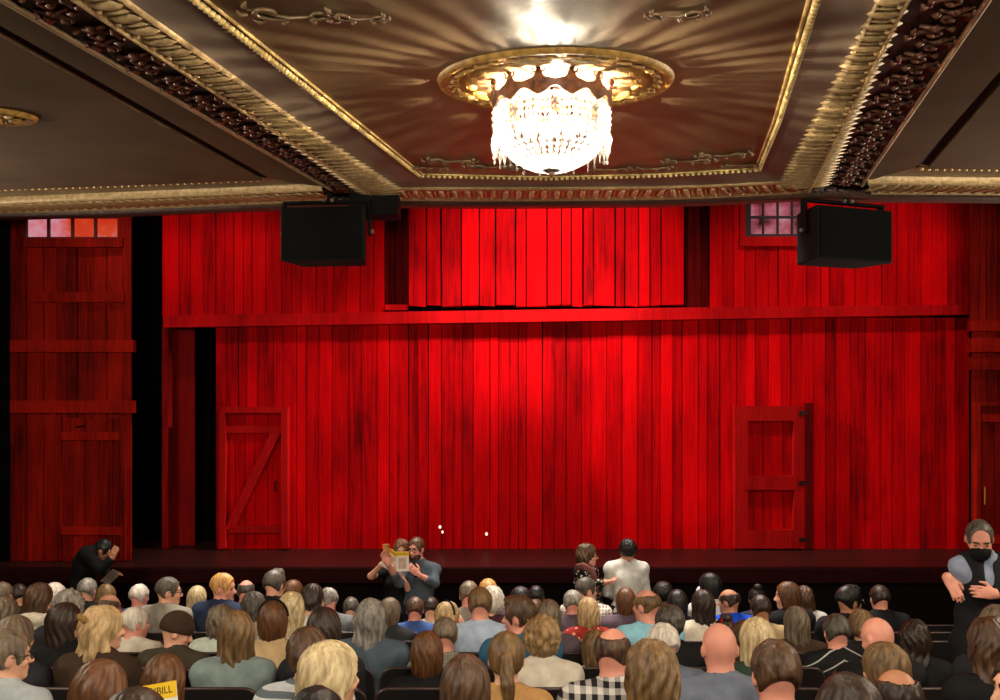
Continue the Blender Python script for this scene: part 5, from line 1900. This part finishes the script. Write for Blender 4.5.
# usher in the aisle
YU = 6.0
B5 = Vector((pt(982, 0, YU).x, YU, fz(YU))); r5 = math.radians(180 - 12)
J = standing('m')
J.update(yaw=math.radians(8), pitch=.42, cuff=.95,
         head=at(979.5, 536, YU - .06, B5, r5), neck=at(984, 561, YU, B5, r5), chest=at(985, 586, YU, B5, r5), waist=(0, 0, 1.15),
         shR=at(962, 568, YU, B5, r5), elR=at(963, 592, YU + .04, B5, r5), wrR=at(947, 577, YU - .18, B5, r5),
         shL=at(1009, 570, YU, B5, r5), elL=at(1017, 602, YU - .05, B5, r5), wrL=at(996, 594, YU - .26, B5, r5))
J['hdR'] = d(J['wrR'], at(956, 592, YU - .24, B5, r5)); J['pnR'] = (.3, -1, -.2)
J['hdL'] = d(J['wrL'], at(980, 592, YU - .28, B5, r5)); J['pnL'] = (.1, -1, -.2); J['curl'] = .3
J['sleeve'] = .9
P5 = person(('m', 'usher'), J, .008, 'pink', B5, r5, 1.0, 'buzz', 'darkgrey',
       [('shirt', 'shirt', fabric('cloth_usher_blue', '8f9bb4')), ('vest', 'vest', fabric('cloth_usher_vest', '1d1d22')), TROUS], ('blackmask',),
       'person in a pale blue shirt, dark vest and black mask standing in the aisle')
mb = MB(); w0 = pt(998.5, 594.5, YU - .25)
mb.tube([w0 + Vector((.008 * math.sin(2 * a), .036 * math.cos(a), .036 * math.sin(a))) for a in [2 * PI * i / 16 for i in range(16)]], .010, 7, closed=True)
o = mb.build('wrist_watch', M_blk, smooth=True); tag(o, 'black watch on the wrist of the masked person in the aisle', 'watch')

# stooping figure at the stage edge
B6 = Vector((pt(86, 0, 10.6).x, 10.6, 0)); r6 = math.radians(-90)
J = standing('m')
J.update(yaw=0, pitch=.5, cuff=1.9,
         pelvis=at(82, 598, 10.6, B6, r6), waist=at(82, 581, 10.6, B6, r6), chest=at(86, 564, 10.6, B6, r6), neck=at(95, 552, 10.6, B6, r6), head=at(104, 548.5, 10.6, B6, r6),
         shR=at(87, 554, 10.42, B6, r6), elR=at(99, 569, 10.36, B6, r6), wrR=at(111, 560, 10.4, B6, r6),
         shL=at(89, 553, 10.78, B6, r6), elL=at(100, 566, 10.84, B6, r6), wrL=at(109, 575, 10.78, B6, r6))
hp = np.array(J['pelvis']); J['hipL'] = tuple(hp + np.array((-.09, 0, -.04))); J['hipR'] = tuple(hp + np.array((.09, 0, -.04)))
J['hdR'] = (0, .4, 1); J['pnR'] = (-1, 0, 0); J['hdL'] = (0, 1, .2); J['pnL'] = (0, 0, -1)
person(('m', 'stoop'), J, .009, 'tan', B6, r6, 1.0, 'short', 'black', [('jacket', 'jacket', fabric('cloth_soot', '0b0c0e')), TROUS], (),
       'person all in black stooping at the stage edge in front of the tower door')
mb = MB(); c = pt(111, 577, 10.72)
mb.bevbox((-.10, -.003, -.07), (.10, .003, .07), .0015, M=Matrix.Translation(c) @ Matrix.Rotation(-.75, 4, 'Y') @ Matrix.Rotation(.9, 4, 'X'))
o = mb.build('paper_sheet', plain('dim_paper', '8a7a70', .6)); tag(o, 'pale sheet of paper in the hand of the stooping person in black', 'paper')

# ------------------------------------------------------------------ light and camera
def lamp(kind, loc, energy, color=(1, 1, 1), target=None, **kw):
    l = bpy.data.lights.new('lamp', kind)
    l.energy = energy; l.color = color
    for k, v in kw.items():
        setattr(l, k, v)
    o = bpy.data.objects.new(kw.pop('name', 'lamp') if False else 'scene_lamp', l)
    COL.objects.link(o)
    o.location = loc
    if target is not None:
        o.rotation_euler = (Vector(target) - Vector(loc)).to_track_quat('-Z', 'Y').to_euler()
    return o


# chandelier bulbs
lamp('POINT', (CX, CY, E + 1.392), 210, (1, .84, .6), shadow_soft_size=.012)
# point lights added out of view to brighten ceiling, mouldings and audience
for x, y in ((-5.2, 5.6), (5.3, 5.4), (-4.2, 1.6), (4.4, 1.4), (.3, .2)):
    lamp('POINT', (x, y, E + 1.165 + .1 * y - .45), 230, (1, .86, .66), shadow_soft_size=.12)
# unseen spots added to offset the red bounce on the balcony ceiling
for s in (-1, 1):
    lamp('SPOT', (s * 8.6, 10.3, 3.5), 1050, (1, .82, .64), (s * .6, 6.6, 5.2), spot_size=math.radians(44), spot_blend=.8, shadow_soft_size=.35)
# stage spots hung high behind the balcony edge
lamp('SPOT', (1.3, 9.6, 8.6), 800, (1, .72, .66), (.9, 13, 5.2), spot_size=math.radians(60), spot_blend=1.0, shadow_soft_size=.12)
lamp('SPOT', (.6, 10.6, 7.5), 620, (1, .6, .55), (.4, 13, 3.6), spot_size=math.radians(95), spot_blend=1.0, shadow_soft_size=.1)
lamp('SPOT', (4.6, 9.8, 8.6), 680, (1, .7, .62), (5.0, 13, 4.6), spot_size=math.radians(60), spot_blend=1.0, shadow_soft_size=.15)
lamp('SPOT', (-4.4, 9.8, 8.6), 420, (1, .7, .62), (-4.2, 13, 4.6), spot_size=math.radians(55), spot_blend=1.0, shadow_soft_size=.15)
# cross lights from both ends of the pipe, raking the boards
lamp('SPOT', (5.6, 11.3, 6.9), 4200, (1, .7, .64), (-3.5, 13, 2.3), spot_size=math.radians(27), spot_blend=1.0, shadow_soft_size=.08)
lamp('SPOT', (-4.6, 11.3, 6.9), 4200, (1, .7, .64), (4.1, 13, 2.3), spot_size=math.radians(27), spot_blend=1.0, shadow_soft_size=.08)
# house lights in the main ceiling above the stalls
lamp('AREA', (-.3, 10.8, 9.0), 420, (1, .9, .78), (-.3, 7.4, 1.6), shape='RECTANGLE', size=7, size_y=1.2, spread=math.radians(80))
# downlights set into the balcony ceiling over the rear rows
for x in (-3.2, 0.2, 3.4):
    lamp('AREA', (x, 1.9, E + 1.25), 34, (1, .88, .74), (x * .9, 6.2, 1.7), shape='DISK', size=.7)

w = bpy.data.worlds.new('dim_house'); scn.world = w
w.use_nodes = True
w.node_tree.nodes['Background'].inputs[0].default_value = (.6, .5, .45, 1)
w.node_tree.nodes['Background'].inputs[1].default_value = .02

cam = bpy.data.cameras.new('camera')
cam.sensor_width = 36; cam.lens = 32.4; cam.shift_y = .055; cam.clip_start = .05
co = bpy.data.objects.new('camera', cam); COL.objects.link(co)
co.location = (0, 0, E); co.rotation_euler = (math.pi / 2, 0, 0)
scn.camera = co
scn.view_settings.view_transform = 'Standard'
scn.view_settings.look = 'None'
scn.view_settings.gamma = 1
scn.view_settings.use_curve_mapping = False
scn.view_settings.exposure = .18
